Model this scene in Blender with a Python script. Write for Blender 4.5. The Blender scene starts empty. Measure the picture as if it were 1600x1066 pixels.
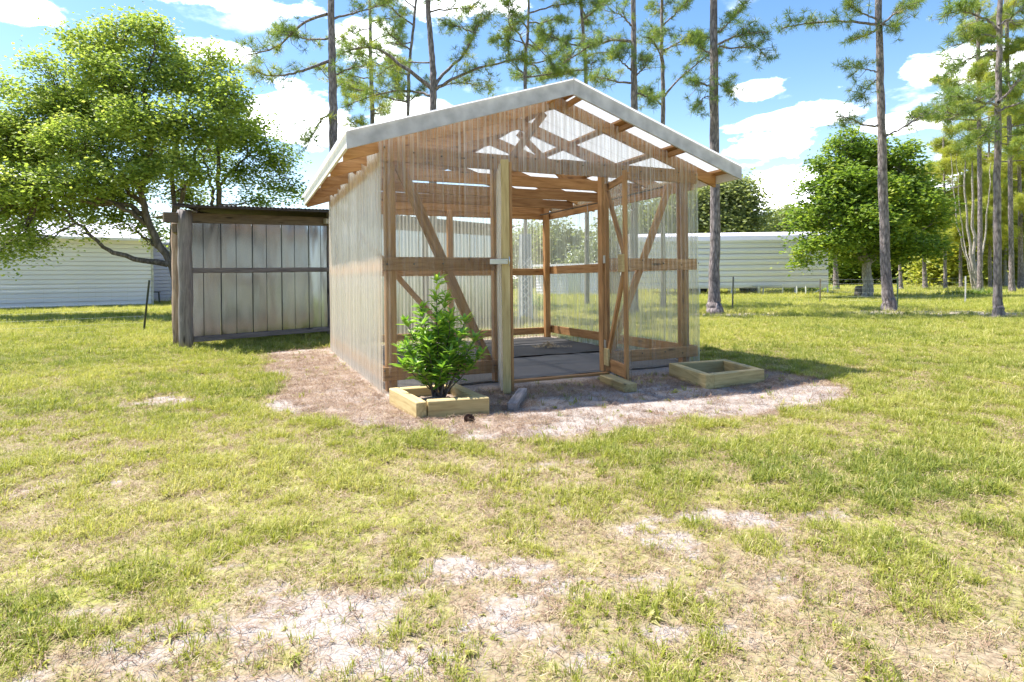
import bpy, bmesh, math, random
import numpy as np
from mathutils import Vector, Matrix, Euler

R = math.radians
random.seed(7)
rng = np.random.default_rng(11)
C = bpy.context.scene.collection
SC = bpy.context.scene

# ------------------------------------------------------------------ camera, light, exposure
F_PX, VH, RHO, CAM_H = 921.0, 437.2, 0.01092, 1.1      # focal length, horizon row and roll of the photograph
cam_data = bpy.data.cameras.new('camera')
cam = bpy.data.objects.new('camera', cam_data); C.objects.link(cam)
cam_data.sensor_width = 36.0
cam_data.lens = 36.0*F_PX/1600.0
cam_data.shift_y = -(533.0-VH)/1600.0
cam_data.clip_start = 0.05; cam_data.clip_end = 3000
cam.matrix_world = Matrix.Translation((0, 0, CAM_H)) @ Matrix.Rotation(R(90), 4, 'X') @ Matrix.Rotation(-RHO, 4, 'Z')
SC.camera = cam

SUN_DIR = Vector((-1.22, 0.50, 2.40)).normalized()      # towards the sun
SUN_EL = math.asin(SUN_DIR.z); SUN_AZ = math.atan2(SUN_DIR.x, SUN_DIR.y)
world = bpy.data.worlds.new('World'); SC.world = world; world.use_nodes = True
sun_data = bpy.data.lights.new('sun', 'SUN'); sun_data.energy = 3.0; sun_data.angle = R(0.55); sun_data.color = (1.0, 0.94, 0.85)
sun = bpy.data.objects.new('sun', sun_data); C.objects.link(sun)
sun.rotation_euler = (-SUN_DIR).to_track_quat('-Z', 'Y').to_euler(); sun.location = (-20, 8, 40)
SC.view_settings.view_transform = 'Standard'; SC.view_settings.look = 'None'
SC.view_settings.exposure = 2.02; SC.view_settings.gamma = 1.0; SC.view_settings.use_curve_mapping = False
SC.cycles.max_bounces = 10; SC.cycles.transparent_max_bounces = 40
SC.cycles.diffuse_bounces = 4; SC.cycles.glossy_bounces = 3; SC.cycles.transmission_bounces = 4
SC.cycles.caustics_reflective = False; SC.cycles.caustics_refractive = False
SC.cycles.use_denoising = True

# ------------------------------------------------------------------ measuring: photograph pixel -> place in the yard
_c, _s = math.cos(RHO), math.sin(RHO)
def ray(u, v):
    a, b = u-800, VH-v
    return np.array([(a*_c+b*_s)/F_PX, 1.0, (-a*_s+b*_c)/F_PX])
def G(u, v, z=0.0):
    r = ray(u, v); t = (z-CAM_H)/r[2]
    return Vector((r[0]*t, t, z))
def P(u, v, Y):
    r = ray(u, v)*Y
    return Vector((r[0], r[1], r[2]+CAM_H))

# ------------------------------------------------------------------ world: physical sky with cumulus
def build_world():
    nt = world.node_tree; nt.nodes.clear(); N = nt.nodes.new; L = nt.links.new
    out = N('ShaderNodeOutputWorld')
    sky = N('ShaderNodeTexSky'); sky.sky_type = 'NISHITA'; sky.sun_disc = False
    sky.sun_elevation = SUN_EL; sky.sun_rotation = SUN_AZ
    sky.air_density = 1.0; sky.dust_density = 0.6; sky.ozone_density = 1.6
    b1 = N('ShaderNodeBackground'); b1.inputs[1].default_value = 0.064
    hs = N('ShaderNodeHueSaturation'); hs.inputs['Saturation'].default_value = 1.22; L(sky.outputs[0], hs.inputs['Color']); L(hs.outputs[0], b1.inputs[0])
    tc = N('ShaderNodeTexCoord'); sep = N('ShaderNodeSeparateXYZ'); L(tc.outputs['Generated'], sep.inputs[0])
    def M(op, a, b=None, c=None):
        n = N('ShaderNodeMath'); n.operation = op
        for i, x in enumerate((a, b, c)):
            if x is None: continue
            if isinstance(x, (int, float)): n.inputs[i].default_value = x
            else: L(x, n.inputs[i])
        return n.outputs[0]
    zc = M('ADD', M('MAXIMUM', sep.outputs[2], 0.0), 0.16)
    px = M('DIVIDE', sep.outputs[0], zc); py = M('DIVIDE', sep.outputs[1], zc)
    cb = N('ShaderNodeCombineXYZ'); L(px, cb.inputs[0]); L(py, cb.inputs[1])
    nz = N('ShaderNodeTexNoise'); nz.inputs['Scale'].default_value = 2.3; nz.inputs['Detail'].default_value = 9; nz.inputs['Roughness'].default_value = 0.58
    L(cb.outputs[0], nz.inputs['Vector'])
    # heaps of cloud: direction and angular size
    blobs = [(1215, 228, .06, .022), (1400, 195, .05, .014), (1540, 95, .09, .025), (1182, 140, .035, .018), (1225, 300, .06, .04), (450, 185, .08, .045),
             (400, 10, .10, .02), (20, 10, .05, .02), (335, 75, .05, .02), (570, 60, .06, .03), (640, 180, .06, .03), (1240, 185, .09, .014), (740, 5, .10, .02), (5, 295, .05, .03), (1440, 330, .14, .06)]
    acc = None
    for (u, v, ax, az) in blobs:
        d = Vector(ray(u, v)).normalized()
        az0 = math.atan2(d.x, d.y)
        right = Vector((math.cos(az0), -math.sin(az0), 0)); up = right.cross(d)
        if up.z < 0: up = -up
        def dot(vec):
            n = N('ShaderNodeVectorMath'); n.operation = 'DOT_PRODUCT'; L(tc.outputs['Generated'], n.inputs[0]); n.inputs[1].default_value = vec
            return n.outputs['Value']
        a = M('DIVIDE', dot(right), ax); b = M('DIVIDE', M('SUBTRACT', dot(up), d.dot(up)), az)
        r2 = M('ADD', M('MULTIPLY', a, a), M('MULTIPLY', b, b))
        g = M('EXPONENT', M('MULTIPLY', r2, -0.6))
        g = M('MULTIPLY', g, M('GREATER_THAN', dot(d), 0.3))
        acc = g if acc is None else M('MAXIMUM', acc, g)
    nz2 = N('ShaderNodeTexNoise'); nz2.inputs['Scale'].default_value = 11; nz2.inputs['Detail'].default_value = 8; nz2.inputs['Roughness'].default_value = 0.6
    mp = N('ShaderNodeMapping'); mp.inputs['Scale'].default_value = (1, 1, 2.0); L(tc.outputs['Generated'], mp.inputs[0]); L(mp.outputs[0], nz2.inputs['Vector'])
    wide = N('ShaderNodeMapRange'); wide.interpolation_type = 'SMOOTHSTEP'; wide.inputs[1].default_value = .56; wide.inputs[2].default_value = .80; L(nz.outputs[0], wide.inputs[0])
    heap = M('ADD', acc, M('MULTIPLY', M('SUBTRACT', nz2.outputs[0], 0.5), 1.9))
    hp = N('ShaderNodeMapRange'); hp.interpolation_type = 'SMOOTHSTEP'; hp.inputs[1].default_value = .46; hp.inputs[2].default_value = .80; L(heap, hp.inputs[0])
    fac = M('MINIMUM', M('ADD', M('MULTIPLY', wide.outputs[0], .55), hp.outputs[0]), 0.97)
    # soft haze veil low down
    veil = M('MULTIPLY', M('POWER', M('SUBTRACT', 1.0, M('MAXIMUM', sep.outputs[2], 0.0)), 9.0), 0.30)
    fac = M('MAXIMUM', fac, veil)
    b2 = N('ShaderNodeBackground'); b2.inputs[0].default_value = (0.93, 0.96, 1.0, 1); b2.inputs[1].default_value = 1.4
    mx = N('ShaderNodeMixShader'); L(fac, mx.inputs[0]); L(b1.outputs[0], mx.inputs[1]); L(b2.outputs[0], mx.inputs[2])
    L(mx.outputs[0], out.inputs[0])
build_world()

# ------------------------------------------------------------------ object helpers
def tag(o, label=None, cat=None, group=None, kind=None):
    if label: o['label'] = label
    if cat: o['category'] = cat
    if group: o['group'] = group
    if kind: o['kind'] = kind
    return o
def empty(name, loc, rz=0, **kw):
    o = bpy.data.objects.new(name, None); C.objects.link(o); o.location = loc; o.rotation_euler = (0, 0, rz); o.empty_display_size = .2
    return tag(o, **kw)
def link(name, me, mat=None, parent=None, smooth=False):
    if mat is not None and not me.materials: me.materials.append(mat)
    o = bpy.data.objects.new(name, me); C.objects.link(o)
    if parent is not None: o.parent = parent
    if len(me.polygons): me.polygons.foreach_set('use_smooth', np.full(len(me.polygons), smooth, bool))
    return o
def np_mesh(name, verts, faces, tint=None, vattr=None):
    """faces: int array (n,3) or (n,4)"""
    verts = np.asarray(verts, np.float32); faces = np.asarray(faces, np.int32); n, k = faces.shape
    me = bpy.data.meshes.new(name)
    me.vertices.add(len(verts)); me.vertices.foreach_set('co', verts.ravel())
    me.loops.add(n*k); me.loops.foreach_set('vertex_index', faces.ravel())
    me.polygons.add(n); me.polygons.foreach_set('loop_start', np.arange(0, n*k, k, dtype=np.int32)); me.polygons.foreach_set('loop_total', np.full(n, k, np.int32))
    me.update(calc_edges=True)
    if tint is not None:
        a = me.attributes.new('tint', 'FLOAT', 'FACE'); a.data.foreach_set('value', np.asarray(tint, np.float32))
    if vattr:
        for nm, arr in vattr.items():
            a = me.attributes.new(nm, 'FLOAT', 'POINT'); a.data.foreach_set('value', np.asarray(arr, np.float32))
    return me
def bm_obj(name, bm, mat, parent=None, smooth=False):
    me = bpy.data.meshes.new(name); bm.to_mesh(me); bm.free()
    return link(name, me, mat, parent, smooth)
def bm_box(bm, lo, hi, bevel=0.0, M4=None):
    lo, hi = Vector(lo), Vector(hi)
    r = bmesh.ops.create_cube(bm, size=1.0)
    vs = r['verts']
    bmesh.ops.scale(bm, vec=hi-lo, verts=vs); bmesh.ops.translate(bm, vec=(lo+hi)/2, verts=vs)
    if bevel:
        es = list({e for v in vs for e in v.link_edges})
        rr = bmesh.ops.bevel(bm, geom=es, offset=bevel, segments=1, affect='EDGES'); vs = list({v for f in rr['faces'] for v in f.verts} | {v for v in vs if v.is_valid})
    if M4 is not None: bmesh.ops.transform(bm, matrix=M4, verts=vs)
    return vs
def box(name, lo, hi, mat, parent=None, bevel=.004):
    lo, hi = Vector(lo), Vector(hi); c = (lo+hi)/2; bm = bmesh.new(); bm_box(bm, lo-c, hi-c, bevel)
    o = bm_obj(name, bm, mat, parent); o.location = c; return o
def board(name, p0, p1, w, t, mat, parent=None, up=(0, 0, 1), bevel=.004, warp=0.0):
    """timber from p0 to p1; w is measured towards `up`, t across it"""
    p0, p1 = Vector(p0), Vector(p1); X = (p1-p0); ln = X.length; X.normalize()
    Z = Vector(up); Z = (Z - X*Z.dot(X))
    if Z.length < 1e-4: Z = Vector((0, 1, 0)) - X*X.y
    Z.normalize(); Y = Z.cross(X)
    bm = bmesh.new(); bm_box(bm, (-ln/2, -t/2, -w/2), (ln/2, t/2, w/2), min(bevel, w*.2, t*.2))
    if warp:
        es = [e for e in bm.edges if abs((e.verts[0].co-e.verts[1].co).x) > ln*.5]
        bmesh.ops.subdivide_edges(bm, edges=es, cuts=4, use_grid_fill=True)
        a, b, ph = random.uniform(-warp, warp), random.uniform(-warp, warp), random.random()*6
        for v in bm.verts:
            s = math.sin((v.co.x/ln+.5)*math.pi); v.co.y += a*s; v.co.z += b*math.sin(v.co.x/ln*5+ph)*.5
    o = bm_obj(name, bm, mat, parent)
    m = Matrix((X, Y, Z)).transposed().to_4x4(); m.translation = (p0+p1)/2
    o.matrix_local = m
    return o
def upright(name, lo, hi, mat, parent=None, bevel=.004):
    """upright timber, grain running up"""
    lo, hi = Vector(lo), Vector(hi); cx, cy = (lo.x+hi.x)/2, (lo.y+hi.y)/2
    return board(name, (cx, cy, lo.z), (cx, cy, hi.z), hi.y-lo.y, hi.x-lo.x, mat, parent, up=(0, 1, 0), bevel=bevel, warp=.003)
def tube_arrays(pts, radii, sides=8, jitter=0.0, cap=True):
    pts = np.array([list(p) for p in pts], float); n = len(pts); V = []; Fc = []
    T = np.gradient(pts, axis=0); T /= np.linalg.norm(T, axis=1)[:, None]+1e-9
    ref = np.array([0.0, 0.0, 1.0]) if abs(T[0][2]) < .9 else np.array([1.0, 0.0, 0.0])
    u = ref - T[0]*ref.dot(T[0]); u /= np.linalg.norm(u)
    ang = np.arange(sides)/sides*2*math.pi; jit = 1+rng.normal(0, jitter, (n, sides)) if jitter else np.ones((n, sides))
    for i in range(n):
        u = u - T[i]*u.dot(T[i]); u /= np.linalg.norm(u)+1e-9; w = np.cross(T[i], u)
        V.append(pts[i] + (np.cos(ang)[:, None]*u + np.sin(ang)[:, None]*w)*(radii[i]*jit[i])[:, None])
    V = np.concatenate(V)
    i = np.arange(n-1)[:, None]*sides; j = np.arange(sides)[None]; k = (j+1) % sides
    Fc = np.stack([i+j, i+k, i+sides+k, i+sides+j], -1).reshape(-1, 4)
    return V, Fc
def tube(name, pts, radii, mat, parent=None, sides=8, jitter=0.0):
    if isinstance(radii, (int, float)): radii = [radii]*len(pts)
    V, Fc = tube_arrays(pts, radii, sides, jitter)
    return link(name, np_mesh(name, V, Fc), mat, parent, smooth=True)
def curve_pts(ctrl, n=12, wob=0.0):
    """smooth path through control points (Catmull-Rom)"""
    c = [np.array(list(p), float) for p in ctrl]; c = [2*c[0]-c[1]]+c+[2*c[-1]-c[-2]]
    out = []; segs = len(c)-3; m = max(2, n//segs)
    for s in range(segs):
        p0, p1, p2, p3 = c[s:s+4]
        for t in np.arange(m)/m:
            out.append(.5*((2*p1)+(-p0+p2)*t+(2*p0-5*p1+4*p2-p3)*t*t+(-p0+3*p1-3*p2+p3)*t**3))
    out.append(c[-2]); out = np.array(out)
    if wob: out[1:-1] += rng.normal(0, wob, (len(out)-2, 3))
    return out
class Bag:
    def __init__(s): s.v = []; s.f = []; s.t = []; s.n = 0
    def add(s, V, Fc, t=None):
        s.v.append(np.asarray(V, np.float32)); s.f.append(np.asarray(Fc)+s.n); s.n += len(V)
        if t is not None: s.t.append(np.asarray(t))
    def obj(s, name, mat, parent=None, smooth=False):
        return link(name, np_mesh(name, np.concatenate(s.v), np.concatenate(s.f), np.concatenate(s.t) if s.t else None), mat, parent, smooth)

# ------------------------------------------------------------------ materials
def new_mat(name):
    m = bpy.data.materials.new(name); m.use_nodes = True; nt = m.node_tree; b = nt.nodes['Principled BSDF']
    return m, nt, nt.nodes.new, nt.links.new, b
def ramp(nt, src, stops):
    r = nt.nodes.new('ShaderNodeValToRGB'); nt.links.new(src, r.inputs[0]); e = r.color_ramp.elements
    while len(e) < len(stops): e.new(.5)
    for i, (p, c) in enumerate(stops): e[i].position = p; e[i].color = (*c, 1)
    return r.outputs[0]
def mixc(nt, fac, a, b, mode='MIX'):
    m = nt.nodes.new('ShaderNodeMix'); m.data_type = 'RGBA'; m.blend_type = mode
    for s, x in ((0, fac), (6, a), (7, b)):
        if isinstance(x, (int, float)): m.inputs[s].default_value = x
        elif isinstance(x, tuple): m.inputs[s].default_value = (*x, 1)
        else: nt.links.new(x, m.inputs[s])
    return m.outputs[2]
def wood(name, dark, mid, light, rough=.75, knots=True, weather=0.0, kn=1.0):
    m, nt, N, L, b = new_mat(name)
    tc = N('ShaderNodeTexCoord'); oi = N('ShaderNodeObjectInfo')
    va = N('ShaderNodeVectorMath'); va.operation = 'MULTIPLY_ADD'; L(oi.outputs['Random'], va.inputs[0]); va.inputs[1].default_value = (37, 51, 23); L(tc.outputs['Object'], va.inputs[2])
    mp = N('ShaderNodeMapping'); mp.inputs['Scale'].default_value = (.9, 11, 11); L(va.outputs[0], mp.inputs[0])
    n1 = N('ShaderNodeTexNoise'); n1.inputs['Scale'].default_value = 3; n1.inputs['Detail'].default_value = 8; n1.inputs['Roughness'].default_value = .65; n1.inputs['Distortion'].default_value = .6; L(mp.outputs[0], n1.inputs['Vector'])
    col = ramp(nt, n1.outputs[0], [(.28, dark), (.5, mid), (.72, light)])
    # each timber has its own tone
    hv = N('ShaderNodeHueSaturation'); L(col, hv.inputs['Color'])
    mr = N('ShaderNodeMapRange'); L(oi.outputs['Random'], mr.inputs[0]); mr.inputs[3].default_value = .78; mr.inputs[4].default_value = 1.2; L(mr.outputs[0], hv.inputs['Value'])
    col = hv.outputs[0]
    if knots:
        mk = N('ShaderNodeMapping'); mk.inputs['Scale'].default_value = (1.7*kn, 8, 8); L(va.outputs[0], mk.inputs[0])
        vo = N('ShaderNodeTexVoronoi'); vo.inputs['Scale'].default_value = 1.0; L(mk.outputs[0], vo.inputs['Vector'])
        k = N('ShaderNodeMapRange'); k.inputs[1].default_value = .07; k.inputs[2].default_value = .17; k.inputs[3].default_value = 1; k.inputs[4].default_value = 0; L(vo.outputs[0], k.inputs[0])
        col = mixc(nt, k.outputs[0], col, tuple(x*.35 for x in dark))
    n2 = N('ShaderNodeTexNoise'); n2.inputs['Scale'].default_value = 2.2; n2.inputs['Detail'].default_value = 5; L(va.outputs[0], n2.inputs['Vector'])
    st = N('ShaderNodeMapRange'); st.inputs[1].default_value = .5; st.inputs[2].default_value = .75; L(n2.outputs[0], st.inputs[0])
    col = mixc(nt, st.outputs[0], col, mixc(nt, .55, col, (.16, .14, .13)) if weather else mixc(nt, .3, col, dark))
    L(col, b.inputs['Base Color']); b.inputs['Roughness'].default_value = rough
    bp = N('ShaderNodeBump'); bp.inputs['Strength'].default_value = .35+weather; bp.inputs['Distance'].default_value = .004; L(n1.outputs[0], bp.inputs['Height']); L(bp.outputs[0], b.inputs['Normal'])
    return m
M = {}
M['pine'] = wood('warm_pine_timber', (.22, .10, .035), (.41, .215, .085), (.53, .31, .14))
M['treated'] = wood('treated_timber', (.34, .23, .09), (.50, .38, .17), (.62, .49, .25))
M['oldgrey'] = wood('weathered_grey_timber', (.10, .085, .085), (.22, .19, .185), (.34, .30, .29), weather=.5)
M['brown'] = wood('brown_old_timber', (.08, .06, .042), (.17, .13, .09), (.26, .20, .14), weather=.4)
def plain(name, col, rough=.6, metal=0.0, bump=0.0, bscale=40, var=.12, vscale=3):
    m, nt, N, L, b = new_mat(name)
    tc = N('ShaderNodeTexCoord'); n = N('ShaderNodeTexNoise'); n.inputs['Scale'].default_value = vscale; n.inputs['Detail'].default_value = 6; L(tc.outputs['Object'], n.inputs['Vector'])
    c = ramp(nt, n.outputs[0], [(.3, tuple(x*(1-var) for x in col)), (.7, tuple(min(1, x*(1+var)) for x in col))])
    L(c, b.inputs['Base Color']); b.inputs['Roughness'].default_value = rough; b.inputs['Metallic'].default_value = metal
    if bump:
        n2 = N('ShaderNodeTexNoise'); n2.inputs['Scale'].default_value = bscale; n2.inputs['Detail'].default_value = 4; L(tc.outputs['Object'], n2.inputs['Vector'])
        bp = N('ShaderNodeBump'); bp.inputs['Strength'].default_value = bump; bp.inputs['Distance'].default_value = .01; L(n2.outputs[0], bp.inputs['Height']); L(bp.outputs[0], b.inputs['Normal'])
    return m
M['fascia'] = plain('painted_fascia', (.50, .49, .51), .6, bump=.3, var=.22, vscale=7)  # on the front gable, shade is put into this greyer tone
M['fascia_side'] = plain('painted_fascia_lit', (.72, .69, .62), .6, bump=.2, var=.12, vscale=6)  # same white fascia, sunlight put into the colour as a lighter cream
M['siding'] = plain('white_vinyl_siding', (.83, .81, .95), .45, var=.03, vscale=.6)
M['whitemetal'] = plain('white_sheet_metal', (.83, .81, .95), .4, var=.03, vscale=.6)
M['galv'] = plain('galvanised_steel', (.62, .64, .66), .35, metal=.9, var=.08)
M['blackmetal'] = plain('rusty_black_sheet', (.045, .035, .032), .6, var=.35, bump=.3)
M['darksteel'] = plain('dark_fence_steel', (.06, .065, .06), .6, var=.3)
M['greensteel'] = plain('green_fence_steel', (.07, .12, .06), .6, var=.3)
M['rubber'] = plain('black_rubber', (.02, .02, .022), .7)
M['mat1'] = plain('grey_floor_mat', (.10, .10, .107), .8, bump=.2, bscale=60, var=.12, vscale=2)
M['mat2'] = plain('dark_floor_mat', (.045, .045, .05), .8, bump=.2, bscale=60, var=.2, vscale=2)
M['hay'] = plain('dry_straw', (.48, .38, .24), .8, var=.25, vscale=20)
M['stone'] = plain('weathered_stump', (.2, .17, .14), .9, bump=.5, var=.3)
M['whitepvc'] = plain('white_lattice_plastic', (.8, .8, .8), .4, var=.03)
M['cone'] = plain('pine_cone_brown', (.10, .055, .04), .8, var=.3, vscale=30)
M['bluegrey'] = plain('blue_grey_painted_metal', (.26, .30, .36), .5, var=.05)
M['tarp'] = plain('dark_shed_inside', (.05, .045, .04), .8)

def metal_panel():
    m, nt, N, L, b = new_mat('mill_finish_sheet'); b.inputs['Metallic'].default_value = 1.0
    tc = N('ShaderNodeTexCoord'); oi = N('ShaderNodeObjectInfo')
    va = N('ShaderNodeVectorMath'); va.operation = 'MULTIPLY_ADD'; L(oi.outputs['Random'], va.inputs[0]); va.inputs[1].default_value = (7, 5, 9); L(tc.outputs['Object'], va.inputs[2])
    mp = N('ShaderNodeMapping'); mp.inputs['Scale'].default_value = (3, 3, .8); L(va.outputs[0], mp.inputs[0])
    n = N('ShaderNodeTexNoise'); n.inputs['Scale'].default_value = 1.5; n.inputs['Detail'].default_value = 5; L(mp.outputs[0], n.inputs['Vector'])
    L(ramp(nt, n.outputs[0], [(.3, (.20, .23, .27)), (.7, (.30, .33, .36))]), b.inputs['Base Color'])
    L(ramp(nt, n.outputs[0], [(.3, (.12,)*3), (.75, (.24,)*3)]), b.inputs['Roughness'])
    bp = N('ShaderNodeBump'); nb = N('ShaderNodeTexNoise'); nb.inputs['Scale'].default_value = 1.3; nb.inputs['Detail'].default_value = 1; L(mp.outputs[0], nb.inputs['Vector']); bp.inputs['Strength'].default_value = 1.0; bp.inputs['Distance'].default_value = .018; L(nb.outputs[0], bp.inputs['Height']); L(bp.outputs[0], b.inputs['Normal'])
    return m
M['sheet'] = metal_panel()

def poly(name, lo, hi, tint=(.95, .945, .92), body_col=(.80, .77, .70), rough=.12, trs=.5, n0=.32, n1=.7, low=1.0):
    """thin corrugated polycarbonate: clear, reflecting, with a milky weathered film in vertical runs"""
    m, nt, N, L, b = new_mat(name); nt.nodes.remove(b); out = nt.nodes['Material Output']
    tc = N('ShaderNodeTexCoord'); mp = N('ShaderNodeMapping'); mp.inputs['Scale'].default_value = (34, 34, .45); L(tc.outputs['Object'], mp.inputs[0])
    n = N('ShaderNodeTexNoise'); n.inputs['Scale'].default_value = 1.0; n.inputs['Detail'].default_value = 6; n.inputs['Roughness'].default_value = .7; L(mp.outputs[0], n.inputs['Vector'])
    mr = N('ShaderNodeMapRange'); mr.inputs[1].default_value = n0; mr.inputs[2].default_value = n1; mr.inputs[3].default_value = lo; mr.inputs[4].default_value = hi; L(n.outputs[0], mr.inputs[0])
    sp = N('ShaderNodeSeparateXYZ'); L(tc.outputs['Object'], sp.inputs[0]); zf = N('ShaderNodeMapRange'); zf.inputs[1].default_value = 1.9; zf.inputs[2].default_value = 2.35; zf.inputs[3].default_value = low; zf.inputs[4].default_value = 1.0; L(sp.outputs[2], zf.inputs[0])
    mu = N('ShaderNodeMath'); mu.operation = 'MULTIPLY'; L(mr.outputs[0], mu.inputs[0]); L(zf.outputs[0], mu.inputs[1])      # more grime high up
    tr = N('ShaderNodeBsdfTransparent'); tr.inputs[0].default_value = (*tint, 1)
    di = N('ShaderNodeBsdfDiffuse'); di.inputs[0].default_value = (*body_col, 1); tl = N('ShaderNodeBsdfTranslucent'); tl.inputs[0].default_value = (*body_col, 1)
    m1 = N('ShaderNodeMixShader'); m1.inputs[0].default_value = trs; L(di.outputs[0], m1.inputs[1]); L(tl.outputs[0], m1.inputs[2])
    m2 = N('ShaderNodeMixShader'); L(mu.outputs[0], m2.inputs[0]); L(tr.outputs[0], m2.inputs[1]); L(m1.outputs[0], m2.inputs[2])
    gl = N('ShaderNodeBsdfGlossy'); gl.inputs['Roughness'].default_value = rough; fr = N('ShaderNodeFresnel'); ge = N('ShaderNodeNewGeometry'); io = N('ShaderNodeMapRange'); io.inputs[3].default_value = 1.5; io.inputs[4].default_value = 1/1.5; L(ge.outputs['Backfacing'], io.inputs[0]); L(io.outputs[0], fr.inputs[0])   # a thin sheet reflects alike from both faces
    m3 = N('ShaderNodeMixShader'); L(fr.outputs[0], m3.inputs[0]); L(m2.outputs[0], m3.inputs[1]); L(gl.outputs[0], m3.inputs[2]); L(m3.outputs[0], out.inputs[0])
    return m
M['poly'] = poly('clear_corrugated_plastic', .08, .85, body_col=(.84, .79, .73), n0=.42, n1=.70, low=.36)
M['poly_side'] = poly('hazed_corrugated_plastic', .15, .80, body_col=(.90, .84, .74), n0=.36, n1=.66)
M['poly_back'] = poly('aged_corrugated_plastic', .14, .60, body_col=(.88, .88, .78))
M['roofpoly'] = poly('white_translucent_roofing', .86, .97, body_col=(.48, .50, .52), rough=.25, trs=.72)

def leaf_mat(name, dark, light, yellow, gloss=.35, trans=.45, attr='tint', instancer=False):
    m, nt, N, L, b = new_mat(name); out = nt.nodes['Material Output']
    at = N('ShaderNodeAttribute'); at.attribute_name = attr
    if instancer: at.attribute_type = 'INSTANCER'
    col = ramp(nt, at.outputs['Fac'], [(0.0, dark), (.55, light), (1.0, yellow)])
    L(col, b.inputs['Base Color']); b.inputs['Roughness'].default_value = .5; b.inputs['Specular IOR Level'].default_value = gloss
    tl = N('ShaderNodeBsdfTranslucent'); L(mixc(nt, 1.0, col, (1.25, 1.28, .75), 'MULTIPLY'), tl.inputs[0])
    mx = N('ShaderNodeMixShader'); mx.inputs[0].default_value = trans; L(b.outputs[0], mx.inputs[1]); L(tl.outputs[0], mx.inputs[2]); L(mx.outputs[0], out.inputs[0])
    return m
M['leaf'] = leaf_mat('camphor_leaf', (.13, .20, .045), (.33, .42, .10), (.58, .62, .19))
M['leaf_oak'] = leaf_mat('oak_leaf', (.08, .14, .03), (.20, .30, .05), (.42, .48, .08))
M['leaf_olive'] = leaf_mat('olive_leaf', (.16, .19, .09), (.27, .31, .14), (.38, .42, .18))
M['leaf_lime'] = leaf_mat('yellow_green_leaf', (.20, .24, .05), (.32, .36, .07), (.50, .48, .08))  # the yellow green foliage's own colour
M['leaf_bush'] = leaf_mat('glossy_shrub_leaf', (.09, .20, .03), (.22, .40, .05), (.48, .66, .10), gloss=.6, trans=.35)
M['needle'] = leaf_mat('pine_needle', (.10, .16, .055), (.23, .32, .08), (.48, .48, .09), trans=.35)
M['grassblade'] = leaf_mat('grass_blade', (.17, .22, .045), (.38, .39, .08), (.60, .54, .27), gloss=.25, trans=.4, instancer=True)
M['straw'] = leaf_mat('dead_straw', (.15, .085, .06), (.34, .235, .165), (.54, .44, .31), gloss=.15, trans=.15, instancer=True)

def bark(name, dark, light, sx=5, sz=1.6):
    m, nt, N, L, b = new_mat(name)
    tc = N('ShaderNodeTexCoord'); mp = N('ShaderNodeMapping'); mp.inputs['Scale'].default_value = (sx, sx, sz); L(tc.outputs['Object'], mp.inputs[0])
    vo = N('ShaderNodeTexVoronoi'); vo.inputs['Scale'].default_value = 2.4; vo.feature = 'DISTANCE_TO_EDGE'; L(mp.outputs[0], vo.inputs['Vector'])
    n = N('ShaderNodeTexNoise'); n.inputs['Scale'].default_value = 3.5; n.inputs['Detail'].default_value = 8; n.inputs['Roughness'].default_value = .7; L(mp.outputs[0], n.inputs['Vector'])
    ad = N('ShaderNodeMath'); ad.operation = 'MULTIPLY_ADD'; L(vo.outputs[0], ad.inputs[0]); ad.inputs[1].default_value = .9; L(n.outputs[0], ad.inputs[2])
    L(ramp(nt, ad.outputs[0], [(.42, dark), (.62, tuple((a+c)/2 for a, c in zip(dark, light))), (.85, light)]), b.inputs['Base Color']); b.inputs['Roughness'].default_value = .9
    bp = N('ShaderNodeBump'); bp.inputs['Strength'].default_value = .9; bp.inputs['Distance'].default_value = .03; L(ad.outputs[0], bp.inputs['Height']); L(bp.outputs[0], b.inputs['Normal'])
    return m
M['pinebark'] = bark('pine_bark', (.085, .068, .068), (.33, .28, .275))
M['bark'] = bark('smooth_brown_bark', (.065, .05, .042), (.22, .175, .15), 4, 1)
M['palebark'] = bark('pale_bark', (.22, .19, .17), (.46, .42, .38), 4, 2)

# ------------------------------------------------------------------ noise for laying out ground cover
_tab = rng.random((256, 256))
def vnoise(x, y):
    xi = np.floor(x).astype(int); yi = np.floor(y).astype(int); fx = x-xi; fy = y-yi; fx = fx*fx*(3-2*fx); fy = fy*fy*(3-2*fy)
    g = lambda a, b: _tab[a % 256, b % 256]
    return (g(xi, yi)*(1-fx)+g(xi+1, yi)*fx)*(1-fy)+(g(xi, yi+1)*(1-fx)+g(xi+1, yi+1)*fx)*fy
def fbm(x, y, o=4):
    s = 0; a = .5; t = 0
    for i in range(o): s = s+a*vnoise(x*2**i+17*i, y*2**i+31*i); t += a; a *= .55
    return s/t
def smooth(x, a, b):
    t = np.clip((x-a)/(b-a), 0, 1); return t*t*(3-2*t)

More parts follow.
